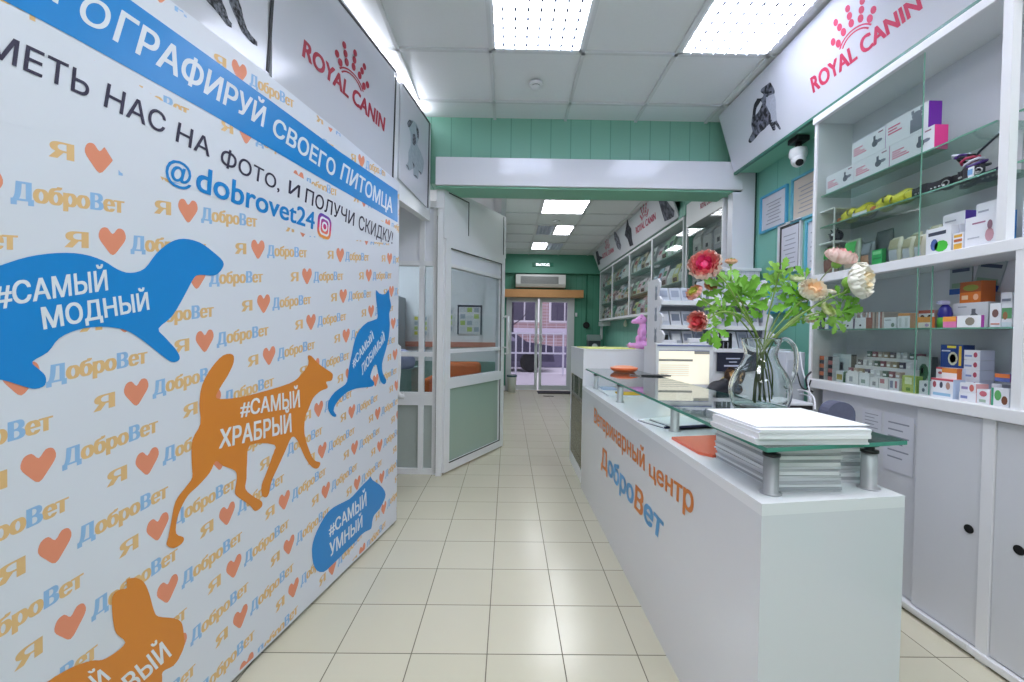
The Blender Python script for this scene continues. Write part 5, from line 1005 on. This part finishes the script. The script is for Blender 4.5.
# ================================================================ STAFF SIDE
DT = .745
dk_ = thing('staff_desk', 'white staff desk behind the reception counter', 'desk', (1.35, 2.7, 0))
sub(MB().box((1.035, 2.03, DT-.025), (1.60, 2.93, DT), mat('d9dae2', .3)), 'desktop', dk_)
for y in (2.08, 2.86): sub(MB().box((1.13, y, 0), (1.59, y+.025, DT-.025), WHITE), 'leg', dk_)
hu = thing('desk_hutch', 'white open hutch carrying the leaflet racks', 'shelf unit', (1.5, 3.1, 0)); HZ = 1.145
sub(MB().box((1.08, 2.92, HZ-.025), (1.98, 3.33, HZ), WHITE), 'top', hu)
for x in (1.08, 1.62, 1.955): sub(MB().box((x, 2.94, 0), (x+.025, 3.33, HZ-.025), WHITE), 'side_panel', hu)
sub(MB().box((1.105, 2.942, .746), (1.955, 2.95, HZ-.025), WHITE), 'front_panel', hu); sub(MB().box((1.105, 3.31, 0), (1.955, 3.33, HZ-.025), CABI), 'back_panel', hu); sub(MB().box((1.105, 2.94, .72), (1.955, 3.31, .745), WHITE), 'shelf', hu)
# monitor
my = 2.83; a, b = aty(656, 343, my), aty(713, 388, my); mn = thing('monitor', 'white monitor showing a cream page with a grey bar', 'monitor', ((a.x+b.x)/2, my+.05, DT))
sub(MB().box((a.x, my, b.z), (b.x, my+.03, a.z), UPVC, .004), 'housing', mn)
SC = mat('f1ead6', .4, emis=.3, name='lit screen'); sc1, sc2 = aty(659, 350, my).x, aty(709.5, 350, my).x; zt, zb = aty(685, 351, my).z, aty(685, 384, my).z
s = MB().box((sc1, my-.002, zb), (sc2, my, zt), SC); W = sc2-sc1
s.box((sc1, my-.0026, zt-.056), (sc1+W*.67, my-.002, zt-.07), mat('9a978e', .5)).box((sc1+W*.7, my-.0026, zt-.0), (sc2, my-.002, zt-.02), mat('a8a49a', .5)).box((sc1, my-.0026, zt), (sc2, my-.002, zt+.004), mat('6a70a8', .5))
for k in range(6): s.box((sc1+W*.03, my-.0025, zt-.095-.014*k), (sc1+W*.6, my-.002, zt-.098-.014*k), mat('d8d2c0', .5))
sub(s, 'screen', mn); sub(MB().box(((a.x+b.x)/2-.03, my+.03, DT+.01), ((a.x+b.x)/2+.03, my+.06, b.z+.06), UPVC).box(((a.x+b.x)/2-.1, my-.06, DT), ((a.x+b.x)/2+.1, my+.07, DT+.012), UPVC, .003), 'stand', mn)
sub(MB().box((a.x+.01, my-.008, a.z-.018), (b.x-.01, my, a.z-.012), mat('5b64a0', .4)), 'tape_strip', mn)
# leaflet racks
def rack(x0, x1, label, gname):
    t = thing('leaflet_rack', label, 'leaflet rack', ((x0+x1)/2, 3.1, HZ), 'white leaflet racks on the hutch'); zt = 1.645
    def side(x, nm='side_panel'):
        pts = []
        for k in range(4):
            z0 = HZ+(zt-HZ)*k/4; h = (zt-HZ)/4
            for f, w in ((0, 0), (.25, .02), (.5, .045), (.75, .055), (.95, .02)): pts.append((x, 2.93+.03*k+w*-1+.05, z0+h*f))
        pts.append((x, 2.93+.09+.04, zt)); pts += [(x, 3.27, zt+.0), (x, 3.27, HZ)]
        o = sub(MB().prism(pts, (.014, 0, 0), mat('e4e4ea', .4)), nm, t); m = MB()
        for k in range(3):
            zc = HZ+.09+.155*k; yc = 3.08; S_ = .055
            cat = [(0, -1), (-.5, -1), (-.6, -.4), (-.35, .1), (-.5, .5), (-.45, 1.0), (-.2, .75), (.2, .75), (.45, 1.0), (.5, .5), (.35, .1), (.6, -.4), (.5, -1)]
            m.prism([(x-.0008, yc+p_[0]*S_*.8, zc+p_[1]*S_) for p_ in cat], (.0006, 0, 0), mat('8f97a3', .6))
        sub(m, 'animal_cutout', o)
    side(x0); side(x1-.014)
    for k, z in enumerate((HZ+.012, HZ+.145, HZ+.32)):
        if k == 0: continue
        sub(MB().box((x0+.014, 2.98+.02*k, z-.012), (x1-.014, 3.26, z), UPVC).box((x0+.014, 2.975+.02*k, z-.012), (x1-.014, 2.985+.02*k, z+.018), UPVC), 'shelf', t)
    sub(MB().box((x0+.014, 3.255, HZ), (x1-.014, 3.27, zt-.05), mat('c4c7cf', .5)), 'back_panel', t)
    r = random.Random(int(x0*100)); n = 4
    for k, z in ((1, HZ+.001), (2, HZ+.1455), (3, HZ+.3205)):
        for i in range(n):
            w = (x1-x0-.05)/n; xx = x0+.025+w*i; c = ('c6cbd8', 'b4bac6', 'd8dae2', 'a8aebc')[r.randrange(4)]
            mb = MB(); y = 3.02+.02*k; hh = .12; mb.prism([(xx, y, z), (xx+w*.9, y, z), (xx+w*.9, y+.05, z+hh), (xx, y+.05, z+hh)], (0, .008, 0), mat(c, .4))
            mb.prism([(xx+w*.12, y-.001+.02, z+.05), (xx+w*.78, y-.001+.02, z+.05), (xx+w*.78, y-.001+.04, z+.1), (xx+w*.12, y-.001+.04, z+.1)], (0, -.002, 0), mat(('8e96a8', 'e4e6ec', '7d8598')[r.randrange(3)], .5))
            one(mb, 'leaflet', 'grey-white leaflet in the %s rack, %s tier, %s' % (gname, ('', 'lowest', 'middle', 'top')[k], ('leftmost', 'second from the left', 'third from the left', 'rightmost')[i]), 'leaflet', 'leaflets in the white racks', (xx+w*.45, y+.02, z))
xl = aty(660, 300, 3.0).x; xm = aty(716, 300, 3.0).x; xr = aty(770, 300, 3.0).x
rack(xl, xm-.01, 'left white leaflet rack with animal cut-outs in its wavy side', 'left'); rack(xm+.01, xr, 'right white leaflet rack partly hidden by the green leaves', 'right')
# black cut-out dog card and white items on the hutch
def px_y(x, y, Y): p = aty(x, y, Y); return p.x, p.z
Y = 2.90
x, z = px_y(728, 349, Y); z = HZ+.0005; sc_ = Y/FPX
dg_ = [(-6.5, 0), (-6.5, 9), (-7, 15), (-6, 16), (-4, 13), (3, 13), (5, 16), (7, 15), (7, 0), (4.8, 0), (4.8, 6), (3, 7), (2.2, 6), (2.2, 0), (.2, 0), (.2, 6.5), (-2, 6.5), (-2.5, 0), (-4.4, 0), (-4.8, 6), (-5, 0)]
kd = one(MB().prism([(x+a*sc_, 2.94, z+b*sc_) for a, b in dg_], (0, .02, 0), BLACK), 'black_cutout', 'small black four-legged cat cut-out standing on the hutch', 'figurine', None, (x, 2.95, z)); sub(MB().box((x-3*sc_, 2.9385, z+8*sc_), (x+3*sc_, 2.94, z+11*sc_), PAPER), 'label_panel', kd)
for (p0, p1, y, h, c, l) in ((662, 677, 2.95, .055, 'e2e2ea', 'white card box at the left front of the hutch top'), (689, 707, 2.97, .07, 'e6e6ee', 'white crumpled paper pack on the hutch top'), (684, 689, 2.945, .035, 'e0cf7a', 'tiny yellow figure on the hutch top')):
    a_ = aty(p0, 340, y).x; b_ = aty(p1, 340, y).x; one(MB().box((a_, y, HZ+.0005), (b_, y+.03, HZ+h), mat(c, .6), .004).box((a_+.004, y-.001, HZ+h*.3), (b_-.004, y, HZ+h*.6), mat('c6c8d2', .6)), 'small_box', l, 'box')
one(MB().box((aty(664, 330, 2.99).x, 2.985, HZ+.0005), (aty(668, 330, 2.99).x, 2.995, HZ+.09), BLACK), 'black_marker', 'short black block at the left rack foot', 'block')
# black poster on the hutch front
py = 2.93; a, b = aty(717, 352, py), aty(750, 388, py); po = one(MB().box((a.x, py-.008, DT+.24), (b.x+.02, py, HZ-.027), mat('23273a', .4)), 'dark_poster', 'black poster with white text and a dog face under the racks', 'poster'); zt_ = HZ-.027
PP = Pl((a.x, py-.008, 0), (1, 0, 0), (0, 0, 1)); mb = MB()
for (q0, q1, z_, h_) in ((726, 740, 358, 1.2), (729, 737, 361.5, 1), (724, 742, 365, 1.6), (727, 740, 368, 1), ): PP.shape(mb, [(q0, z_), (q1, z_), (q1, z_+h_), (q0, z_+h_)], mat('c4c8dc', .5), .001)
Zp = lambda p: zoomed(p, 690, 320, 7.314)
PP.shape(mb, Zp(spline([(250, 450), (250, 400), (275, 350), (310, 345), (350, 370), (365, 400), (350, 440), (320, 465)], 2)), mat('4a3628', .8, noise=.6, nscale=50), .001); PP.shape(mb, Zp([(285, 385), (315, 365), (345, 400), (330, 445), (300, 440)]), mat('b8905c', .8, noise=.5, nscale=60), .0015); PP.shape(mb, Zp([(318, 400), (345, 395), (345, 425), (322, 428)]), mat('2a1c18', .6), .002)
PP.shape(mb, Zp([(215, 440), (245, 410), (255, 465), (218, 470)]), mat('d8c890', .6), .0015); sub(mb, 'print', po)
# black soft case, device, white computer, cables
o = blob('soft_case', [((0, 0, .045), (.07, .05, .045)), ((.06, 0, .035), (.06, .05, .035)), ((-.04, -.01, .03), (.05, .04, .028)), ((.03, .0, .075), (.03, .03, .03))], mat('22232c', .6), .008)
q = aty(724, 385, 2.7); zmin = min(v.co.z for v in o.data.vertices)
for v in o.data.vertices: v.co.z -= zmin
o.location = (q.x, 2.76, DT+.105); tag(o, 'black soft case lying on a white box before the dark poster', 'case')
one(MB().box((q.x-.10, 2.68, DT+.0005), (q.x+.13, 2.84, DT+.104), mat('dcdde4', .4), .004), 'white_carton', 'white carton under the black soft case', 'box')
pc = thing('computer_tower', 'white computer tower standing on the hutch side by the green wall', 'computer', (1.83, 2.6, 0)); a, b = aty(786, 352, 2.62), aty(801, 400, 2.62)
pc.location = ((a.x+b.x)/2, 2.7, 0); sub(MB().box((a.x, 2.62, 0), (b.x+.02, 2.85, a.z), mat('cfd2dc', .35), .004), 'case', pc); sub(MB().box((a.x+.01, 2.615, a.z-.2), (b.x+.01, 2.62, a.z-.05), mat('bfc3ce', .4)), 'front_panel', pc)
a = atz(800, 408, .80); pr = thing('label_printer', 'white device with a black slot beside the vase handle', 'printer', (1.35, 2.0, DT)); y = 2.05
xa_, xb_ = aty(783, 405, y).x, aty(818, 405, y).x; xb_ = min(xb_, 1.60); sub(MB().box((xa_, y, DT), (xb_, y+.2, .885), mat('d8d9e0', .35), .006), 'body', pr); sub(MB().box((xa_+.01, y-.004, .85), (xb_-.01, y, .872), BLACK).box((xa_+.01, y-.004, .80), (xb_-.01, y, .815), DARK), 'slot', pr); pr.location = ((xa_+xb_)/2, y+.1, DT)
r = random.Random(11)
def cable(pts, col, rad, label):
    P_ = [aty(x, y_, Y_) for x, y_, Y_ in pts]; one(MB().tube([tuple(v) for v in spline([tuple(p) for p in P_], 5, False)], rad, mat(col, .5), 6), 'cable', label, 'cable', 'tangled cables beside the display cabinet')
cable([(800, 352, 2.6), (803, 372, 2.5), (808, 385, 2.4), (812, 402, 2.35)], 'dcdce4', .004, 'white cable arching from the computer tower')
cable([(797, 372, 2.55), (801, 386, 2.45), (807, 389, 2.4), (811, 380, 2.4)], '1a1a20', .004, 'black cable curling up beside the cabinet')
cable([(798, 390, 2.5), (806, 391, 2.4), (814, 398, 2.35), (815, 410, 2.3)], 'e6e6ee', .005, 'thick white cable hanging down beside the printer')
cable([(811, 372, 2.45), (806, 378, 2.4), (808, 388, 2.4), (813, 392, 2.38)], '24242c', .005, 'black cable loop nearest to the cabinet')
cable([(800, 394, 2.5), (808, 396, 2.4), (811, 404, 2.35), (811, 412, 2.3)], 'dedee6', .004, 'thin white cable behind the printer')
one(MB().box((1.63, 2.42, 1.0), (1.69, 2.46, 1.06), BLACK, .004), 'power_adapter', 'small black adapter among the cables', 'adapter') if False else None
# chair
q = aty(842, 402, 1.62); x, y = q.x, 1.62; ch = thing('office_chair', 'blue-grey upholstered office chair with a narrow rounded back behind the counter', 'chair', (x, y+.2, 0)); fb = mat('5d6078', .8, noise=.15, nscale=80, name='blue-grey fabric')
zt = q.z; bo = MB(); w = .055
pts = [(x-w*math.cos(t*PI/12), y, zt-.05+.05*math.sin(t*PI/12)) for t in range(13)]; bo.prism([(x-w, y, .60)]+pts+[(x+w, y, .60)], (0, .05, 0), fb); sub(bo, 'backrest', ch)
sub(MB().box((x-.14, y+.05, .44), (x+.14, y+.34, .50), fb, .02), 'seat', ch); sub(MB().box((x-.02, y+.05, .43), (x+.02, y+.062, .75), BLACK), 'back_bracket', ch); sub(MB().cyl((x, y+.2, .06), (x, y+.2, .44), .025, STEEL), 'column', ch)
for k in range(5):
    a = k*2*PI/5; L_ = sub(MB().tube([(x, y+.2, .08), (x+.17*math.cos(a), y+.2+.17*math.sin(a), .06)], .018, BLACK, 8, .012), 'leg', ch); sub(MB().ball((x+.17*math.cos(a), y+.2+.17*math.sin(a), .026), .026, BLACK, 10, 6), 'castor', L_)
# ================================================================ VASE AND FLOWERS
vx, vy = .965, 1.57; VZ = GT; s_ = vy/FPX
vs = thing('glass_vase', 'clear curved glass jug vase with a handle on the glass shelf', 'vase', (vx, vy, VZ)); GLV = realglass('vase glass', 'f4faf8')
H = aty(765, 338, vy).z-VZ
out = [(0, 0), (.080, 0), (.090, .006), (.100, .03), (.107, .065), (.103, .10), (.088, .135), (.068, .165), (.058, .19), (.056, .205), (.060, .225), (.066, .245), (.070, .262)]
out = [(r_*.98, z/.262*H) for r_, z in out]; inn = [(max(r_-.004, 0), max(z, .012)) for r_, z in out][::-1]
vx0 = aty(760, 380, vy).x; prof = [(r, z) for r, z in spline([(a, b, 0) for a, b in out], 2, False) for r, z in [(r, z)]] if False else None
sp = [(p[0], p[1]) for p in spline([(a, b) for a, b in out[1:]], 3, False)]; ins = [(r_-.0045, z) for r_, z in sp[::-1] if z > .012]
sub(MB().lathe([(0, 0)]+sp+ins+[(ins[-1][0]-.01, .012), (0, .012)], (vx0, vy, VZ), GLV, 40), 'body', vs)
hp = [aty(776, 343, vy), aty(786, 339, vy), aty(795, 348, vy), aty(796, 364, vy), aty(793, 378, vy), aty(786, 388, vy)]
sub(MB().tube([tuple(v) for v in spline([tuple(p) for p in hp], 4, False)], .0085, GLV, 10), 'handle', vs)
ST = mat('7f9a4e', .5, noise=.2, nscale=30, name='stem'); ST2 = mat('6f7d52', .5); LF = mat('6da832', .45, noise=.25, nscale=40, name='leaf'); LF2 = mat('86b84a', .45, noise=.2, nscale=40, name='pale leaf'); 
def bloom(mb, c, ax, R, cols, rings=5, openness=1.0, seed=0):
    r = random.Random(seed); ax = V(ax).normalized(); a = ax.orthogonal().normalized(); b = ax.cross(a); c = V(c)
    for k in range(rings):
        f = (k+1)/rings; n = 4+int(k*1.5); rad = R*(.25+.75*f); ml = cols[min(len(cols)-1, int((1-f)*len(cols)))]
        for i in range(n):
            th = 2*PI*(i+.5*(k % 2))/n+r.uniform(-.15, .15); w = 2*PI/n*1.0; N = 4; hgt = R*(1.15-.25*f*openness)*r.uniform(.92, 1.08); vs_ = []
            for j in range(N+1):
                t = j/N
                for q in range(N+1):
                    u = q/N-.5; ww = w*(.45+.75*math.sin(PI*min(.85, t*.8+.15)))
                    rr2 = rad*(math.sin(t*PI*.5*1.25*min(1, .75+.25*f*openness)))*(1+.06*math.cos(u*7+i)); hh = -R*.45+hgt*(t**1.3)*(1-.35*abs(u)*t)
                    vs_.append(c+(a*math.cos(th+u*ww)+b*math.sin(th+u*ww))*rr2+ax*hh)
            mb.add(vs_, [(j*(N+1)+q, j*(N+1)+q+1, (j+1)*(N+1)+q+1, (j+1)*(N+1)+q) for j in range(N) for q in range(N)], ml, True)
def leaf(mb, base, d, L, m, seed):
    r = random.Random(seed); d = V(d).normalized(); side = d.cross(V((r.uniform(-.3, .3), -1, r.uniform(-.2, .3)))).normalized(); n = side.cross(d).normalized(); base = V(base)
    L *= .82
    for (ang, ln) in ((0, 1), (.85, .8), (-.85, .8), (1.6, .45), (-1.6, .45)):
        dd = d*math.cos(ang)+side*math.sin(ang); ss = -d*math.sin(ang)+side*math.cos(ang); l = L*ln; o = base+d*L*.18*(1 if abs(ang) < 1 else 0)
        prof = [(0, .02), (.3, .07), (.5, .13), (.64, .26), (.7, .13), (.84, .2), (1.0, .01)]
        for (t0, w0), (t1, w1) in zip(prof, prof[1:]):
            f_ = lambda t, w, sg: o+dd*l*t+ss*l*w*sg-n*l*(.25*t*t-.3*abs(w))
            mb.add([f_(t0, w0, 1), f_(t0, 0, 1), f_(t1, 0, 1), f_(t1, w1, 1)], [(0, 1, 2, 3)], m, True); mb.add([f_(t0, w0, -1), f_(t0, 0, 1), f_(t1, 0, 1), f_(t1, w1, -1)], [(0, 1, 2, 3)], m, True)
cross = V((aty(762, 348, vy).x, vy, aty(762, 348, vy).z))
def flower(label, head, R, cols, ax, stem, foot, rings=5, leaves=(), dy=0, sr=.0028, cat='flower', op=1.0, seed=1, sm=ST, budleaf=True):
    R *= 1.17; rings += 2; hp_ = aty(head[0], head[1], vy+dy); t = thing('ranunculus', label, cat, (0, 0, 0), 'ranunculus stems in the vase'); ft = aty(foot[0], foot[1], vy); ft = V((ft.x, vy+foot[2], max(ft.z, VZ+.016))); t.location = ft
    pts = [ft]+[aty(x, y, vy+dd) for x, y, dd in stem]+[hp_-V(ax).normalized()*R*.4]
    sub(MB().tube([tuple(v) for v in spline([tuple(p) for p in pts], 5, False)], sr, sm, 7), 'stem', t)
    if R > 0:
        mb = MB(); bloom(mb, hp_, ax, R, cols, rings, op, seed); mb.ball(hp_-V(ax).normalized()*R*.1, R*.42, cols[-1], 10, 8); sub(mb, 'bloom', t)
        if budleaf: sub(MB().lathe([(0, -.0)]+[(R*.3, R*.1), (R*.42, R*.3)], (0, 0, 0), LF2, 8) if False else MB().ball(hp_-V(ax).normalized()*R*.45, R*.33, LF2, 10, 6), 'calyx', t)
    if leaves:
        lm = MB(); k = 0
        for (x, y, dx, dz, L, dd, mm) in leaves: leaf(lm, aty(x, y, vy+dd), (dx, random.Random(k+seed).uniform(-.5, .3), dz), L*s_, mm, k+seed*7); k += 1
        o = sub(lm, 'foliage', t); o['kind'] = 'stuff'
    return t
M_ = lambda c: mat(c, .55, noise=.08, nscale=60)
PINK = [M_('fbdcd4'), M_('f9b8b0'), M_('f498a0'), M_('e04c84')]; RDP = [M_('f9ccc2'), M_('f4a098'), M_('dc5a62')]; WHT = [M_('fbf6ee'), M_('fbf6ea'), M_('f6e6c4')]; CRM = [M_('fbf2e4'), M_('faeedc'), M_('f4d8b4')]; PPK = [M_('fad8d2'), M_('fadcd4'), M_('f0b0b0')]; PCH = [M_('f0c0a0'), M_('e8a878'), M_('a8b84a')]; BUD = [M_('dce2a8'), M_('c8d888'), M_('a8c060')]; ORG = [M_('d8a070'), M_('c87a50')]
random.seed(3)
flower('largest pink ranunculus leaning out at the upper left of the vase', (705, 266), .052, PINK, (-.5, -.75, .35), [(772, 370, .01), (762, 345, .0), (742, 310, -.02), (724, 280, -.03)], (775, 400, .02), 6, [(741, 300, -.6, .5, 26, .02, LF), (735, 288, .2, 1, 24, 0, LF), (748, 306, .6, .7, 26, .03, LF), (745, 296, -.9, .1, 24, .03, LF2), (752, 300, .2, 1, 28, -.02, LF)], seed=1)
flower('small peach bud standing upright above the left leaves', (731, 262), .019, PCH, (0, -.2, 1), [(757, 345, .0), (748, 315, 0), (733, 285, 0)], (752, 402, -.02), 4, [(731, 282, -.5, .6, 18, 0, LF), (739, 295, .7, .6, 26, -.02, LF), (744, 305, 1, -.1, 24, 0, LF)], seed=2, dy=.03)
flower('small peach pink bud at the far left edge', (695, 293), .028, [M_('f0b0a8'), M_('e8c088'), M_('b8c058')], (-.7, -.3, .5), [(766, 372, .0), (758, 345, .02), (738, 318, 0), (712, 306, 0)], (770, 402, 0), 4, [(712, 308, .1, -.9, 20, .02, LF2), (722, 312, -.4, .7, 18, 0, LF2)], seed=3)
flower('dark red ranunculus bud low on the left', (699, 321), .034, RDP, (-.75, -.6, -.1), [(770, 380, .01), (764, 350, .01), (745, 318, -.03), (722, 312, -.03), (710, 318, -.02)], (778, 396, .03), 4, [(712, 324, .15, -1, 26, -.01, LF), (706, 328, .4, -.9, 20, 0, LF2), (722, 314, .6, .4, 16, 0, LF)], seed=4, op=.6)
flower('small orange-brown bud behind the largest pink flower', (711, 285), .022, ORG, (-.2, -.6, .3), [(760, 345, .03), (738, 305, .05)], (760, 402, .04), 3, [(728, 290, -.6, .3, 26, .04, LF), (722, 298, -.8, -.2, 26, .05, LF), (734, 304, -.3, -.8, 26, .03, LF), (735, 296, .4, .4, 26, .05, LF), (742, 312, .5, -.1, 22, .05, LF)], seed=5, dy=.06)
flower('pale pink ranunculus at the upper right facing up', (840, 258), .045, PPK, (.2, -.35, .85), [(757, 365, .0), (765, 345, 0), (800, 312, .02), (822, 278, .02)], (754, 402, 0), 5, (), seed=6, sm=ST2, sr=.0022)
flower('largest white ranunculus at the right end of the bunch', (858, 281), .056, WHT, (.45, -.8, .05), [(756, 375, .0), (765, 348, -.02), (790, 322, -.03), (826, 300, -.03), (846, 291, -.02)], (750, 400, -.02), 6, [(836, 300, .5, .6, 20, .02, LF), (842, 302, .8, -.4, 22, .02, LF), (828, 304, .2, -.9, 24, 0, LF2), (846, 306, .9, -.2, 20, .01, LF)], seed=7, dy=-.04)
flower('cream ranunculus with a peach centre at the middle right', (812, 291), .042, CRM, (-.15, -.8, .5), [(760, 368, .02), (768, 340, .03), (790, 312, .02)], (766, 402, .04), 6, [(800, 296, -.8, .3, 24, .03, LF), (796, 304, -.9, -.2, 26, .03, LF), (803, 308, -.4, -.8, 22, .02, LF), (806, 282, -.5, .8, 20, .04, LF)], seed=8)
flower('pale green-white bud at the lower right', (827, 310), .025, BUD, (.3, -.6, .4), [(759, 372, -.01), (768, 345, -.02), (795, 322, -.02), (815, 314, -.02)], (756, 400, -.03), 4, [(822, 314, -.4, -.7, 18, 0, LF2), (832, 318, .6, -.5, 22, 0, LF2), (838, 312, .9, .1, 22, 0, LF)], seed=9)
flower('half-hidden white bloom below the cream flower', (811, 317), .026, WHT, (.1, -.3, -.8), [(762, 375, .02), (772, 345, .03), (798, 312, .03)], (762, 401, .02), 4, (), seed=10, dy=.03)
flower('small white-green bloom above the cream flower', (796, 279), .024, [M_('e8eccc'), M_('dce4b0'), M_('a8c868')], (0, -.3, .9), [(764, 350, .04), (776, 320, .05), (792, 295, .04)], (772, 402, .05), 4, [(786, 288, -.8, .4, 20, .05, LF2), (790, 292, .4, -.6, 20, .05, LF)], seed=11, dy=.05)
flower('tiny cream bud between the two large right flowers', (831, 292), .014, CRM, (.2, -.2, .8), [(762, 362, .0), (770, 342, .0), (800, 316, 0), (824, 299, 0)], (764, 401, -.01), 3, (), seed=12)
flower('leafy green sprig rising in the middle of the bunch', (779, 272), .010, [LF2, LF], (0, 0, 1), [(764, 345, .03), (768, 318, .03), (775, 290, .03)], (768, 401, .05), 3, [(777, 285, -.8, .5, 20, .03, LF2), (779, 278, .2, 1, 22, .03, LF2), (781, 282, .9, .4, 22, .03, LF2), (774, 296, -.7, .1, 18, .03, LF2), (784, 290, .8, -.2, 22, .03, LF), (790, 298, .7, -.5, 24, .03, LF), (777, 272, -.5, .9, 14, .03, LF2)], seed=13, cat='foliage', budleaf=False)
# ================================================================ OFFICE CONTENTS BEHIND THE PANES
for (x0, x1, z0, z1, c, lab) in ((-1.10, -.85, 1.22, 1.62, 'cfe0a8', 'green printed notice on the office wall, left of its neighbour'), (-.80, -.42, 1.20, 1.66, 'd8dce0', 'white notice with a dark border on the office wall'), (-1.5, -1.25, 1.15, 1.5, 'd8d850', 'yellow and white notice far left on the office wall')):
    mb = MB().box((x0, 6.585, z0), (x1, 6.599, z1), mat('dfe2e6', .6)); W = x1-x0; H_ = z1-z0
    if 'dark' in lab: mb.box((x0, 6.58, z1-.03), (x1, 6.585, z1), mat('2a3048', .5)).box((x0, 6.58, z0), (x0+.02, 6.585, z1), mat('2a3048', .5)).box((x1-.02, 6.58, z0), (x1, 6.585, z1), mat('2a3048', .5))
    for i in range(3):
        for j in range(4): mb.box((x0+W*(.12+.28*i), 6.581, z0+H_*(.1+.22*j)), (x0+W*(.32+.28*i), 6.585, z0+H_*(.25+.22*j)), mat((c, 'b8d078', 'a8b4c0')[(i+j) % 3], .6))
    one(mb, 'office_notice', lab, 'notice')
one(MB().box((-1.9, 6.56, 1.0), (-.2, 6.5999, 1.08), mat('cf8a78', .5)), 'wall_rail', 'salmon coloured rail along the office wall', 'rail')
so = thing('orange_armchair', 'orange armchair seen low through the office pane', 'armchair', (-.75, 5.9, 0)); om = mat('cf6a34', .7)
sub(MB().box((-1.1, 5.65, .2), (-.4, 6.2, .42), om, .05), 'seat', so); sub(MB().box((-1.1, 6.1, .3), (-.4, 6.3, .80), om, .06), 'backrest', so)
for x in (-1.15, -.45): sub(MB().box((x, 5.65, .15), (x+.1, 6.25, .6), om, .04), 'armrest', so)
for x in (-1.08, -.46):
    for y in (5.7, 6.2): sub(MB().cyl((x, y, 0), (x, y, .2), .02, BLACK), 'leg', so)
cbn = thing('office_cabinet', 'pale cabinet with brown wooden frame inside the office', 'cabinet', (-2.0, 6.3, 0)); sub(MB().box((-2.3, 6.1, 0), (-1.6, 6.55, 1.75), mat('b3bcc6', .4)), 'body', cbn)
for x in (-2.3, -1.63): sub(MB().box((x, 6.08, .1), (x+.03, 6.1, 1.75), mat('a57860', .5)), 'frame_bar', cbn)
bn_ = thing('blue_bundle', 'lavender-blue draped bundle on a bench inside the office', 'bundle', (-1.5, 5.0, 0)); sub(MB().box((-1.9, 4.8, 0), (-1.1, 5.3, .80), mat('7f9a98', .5)), 'bench', bn_)
b2 = MB().ball((-1.55, 5.05, .92), (.3, .22, .2), mat('9aa0d0', .7)).ball((-1.3, 5.0, .88), (.2, .2, .15), mat('b8b8dc', .7)); sub(b2, 'cloth', bn_)
# ---------------------------------------------------------------- world and view
w = bpy.data.worlds.new('world'); sc.world = w; w.use_nodes = True; bg = w.node_tree.nodes['Background']; bg.inputs[0].default_value = lin('e6e4ee'); bg.inputs[1].default_value = 1.0
for o in bpy.data.objects:
    if '_w' in o: del o['_w']
vs_ = sc.view_settings; vs_.view_transform = 'Standard'; vs_.look = 'None'; vs_.exposure = 0.85; vs_.gamma = 1; vs_.use_curve_mapping = False
sc.cycles.use_denoising = True; sc.cycles.max_bounces = 12; sc.cycles.diffuse_bounces = 8; sc.cycles.transparent_max_bounces = 24; sc.cycles.caustics_reflective = False; sc.cycles.caustics_refractive = False
sc.cycles.sample_clamp_indirect = 4
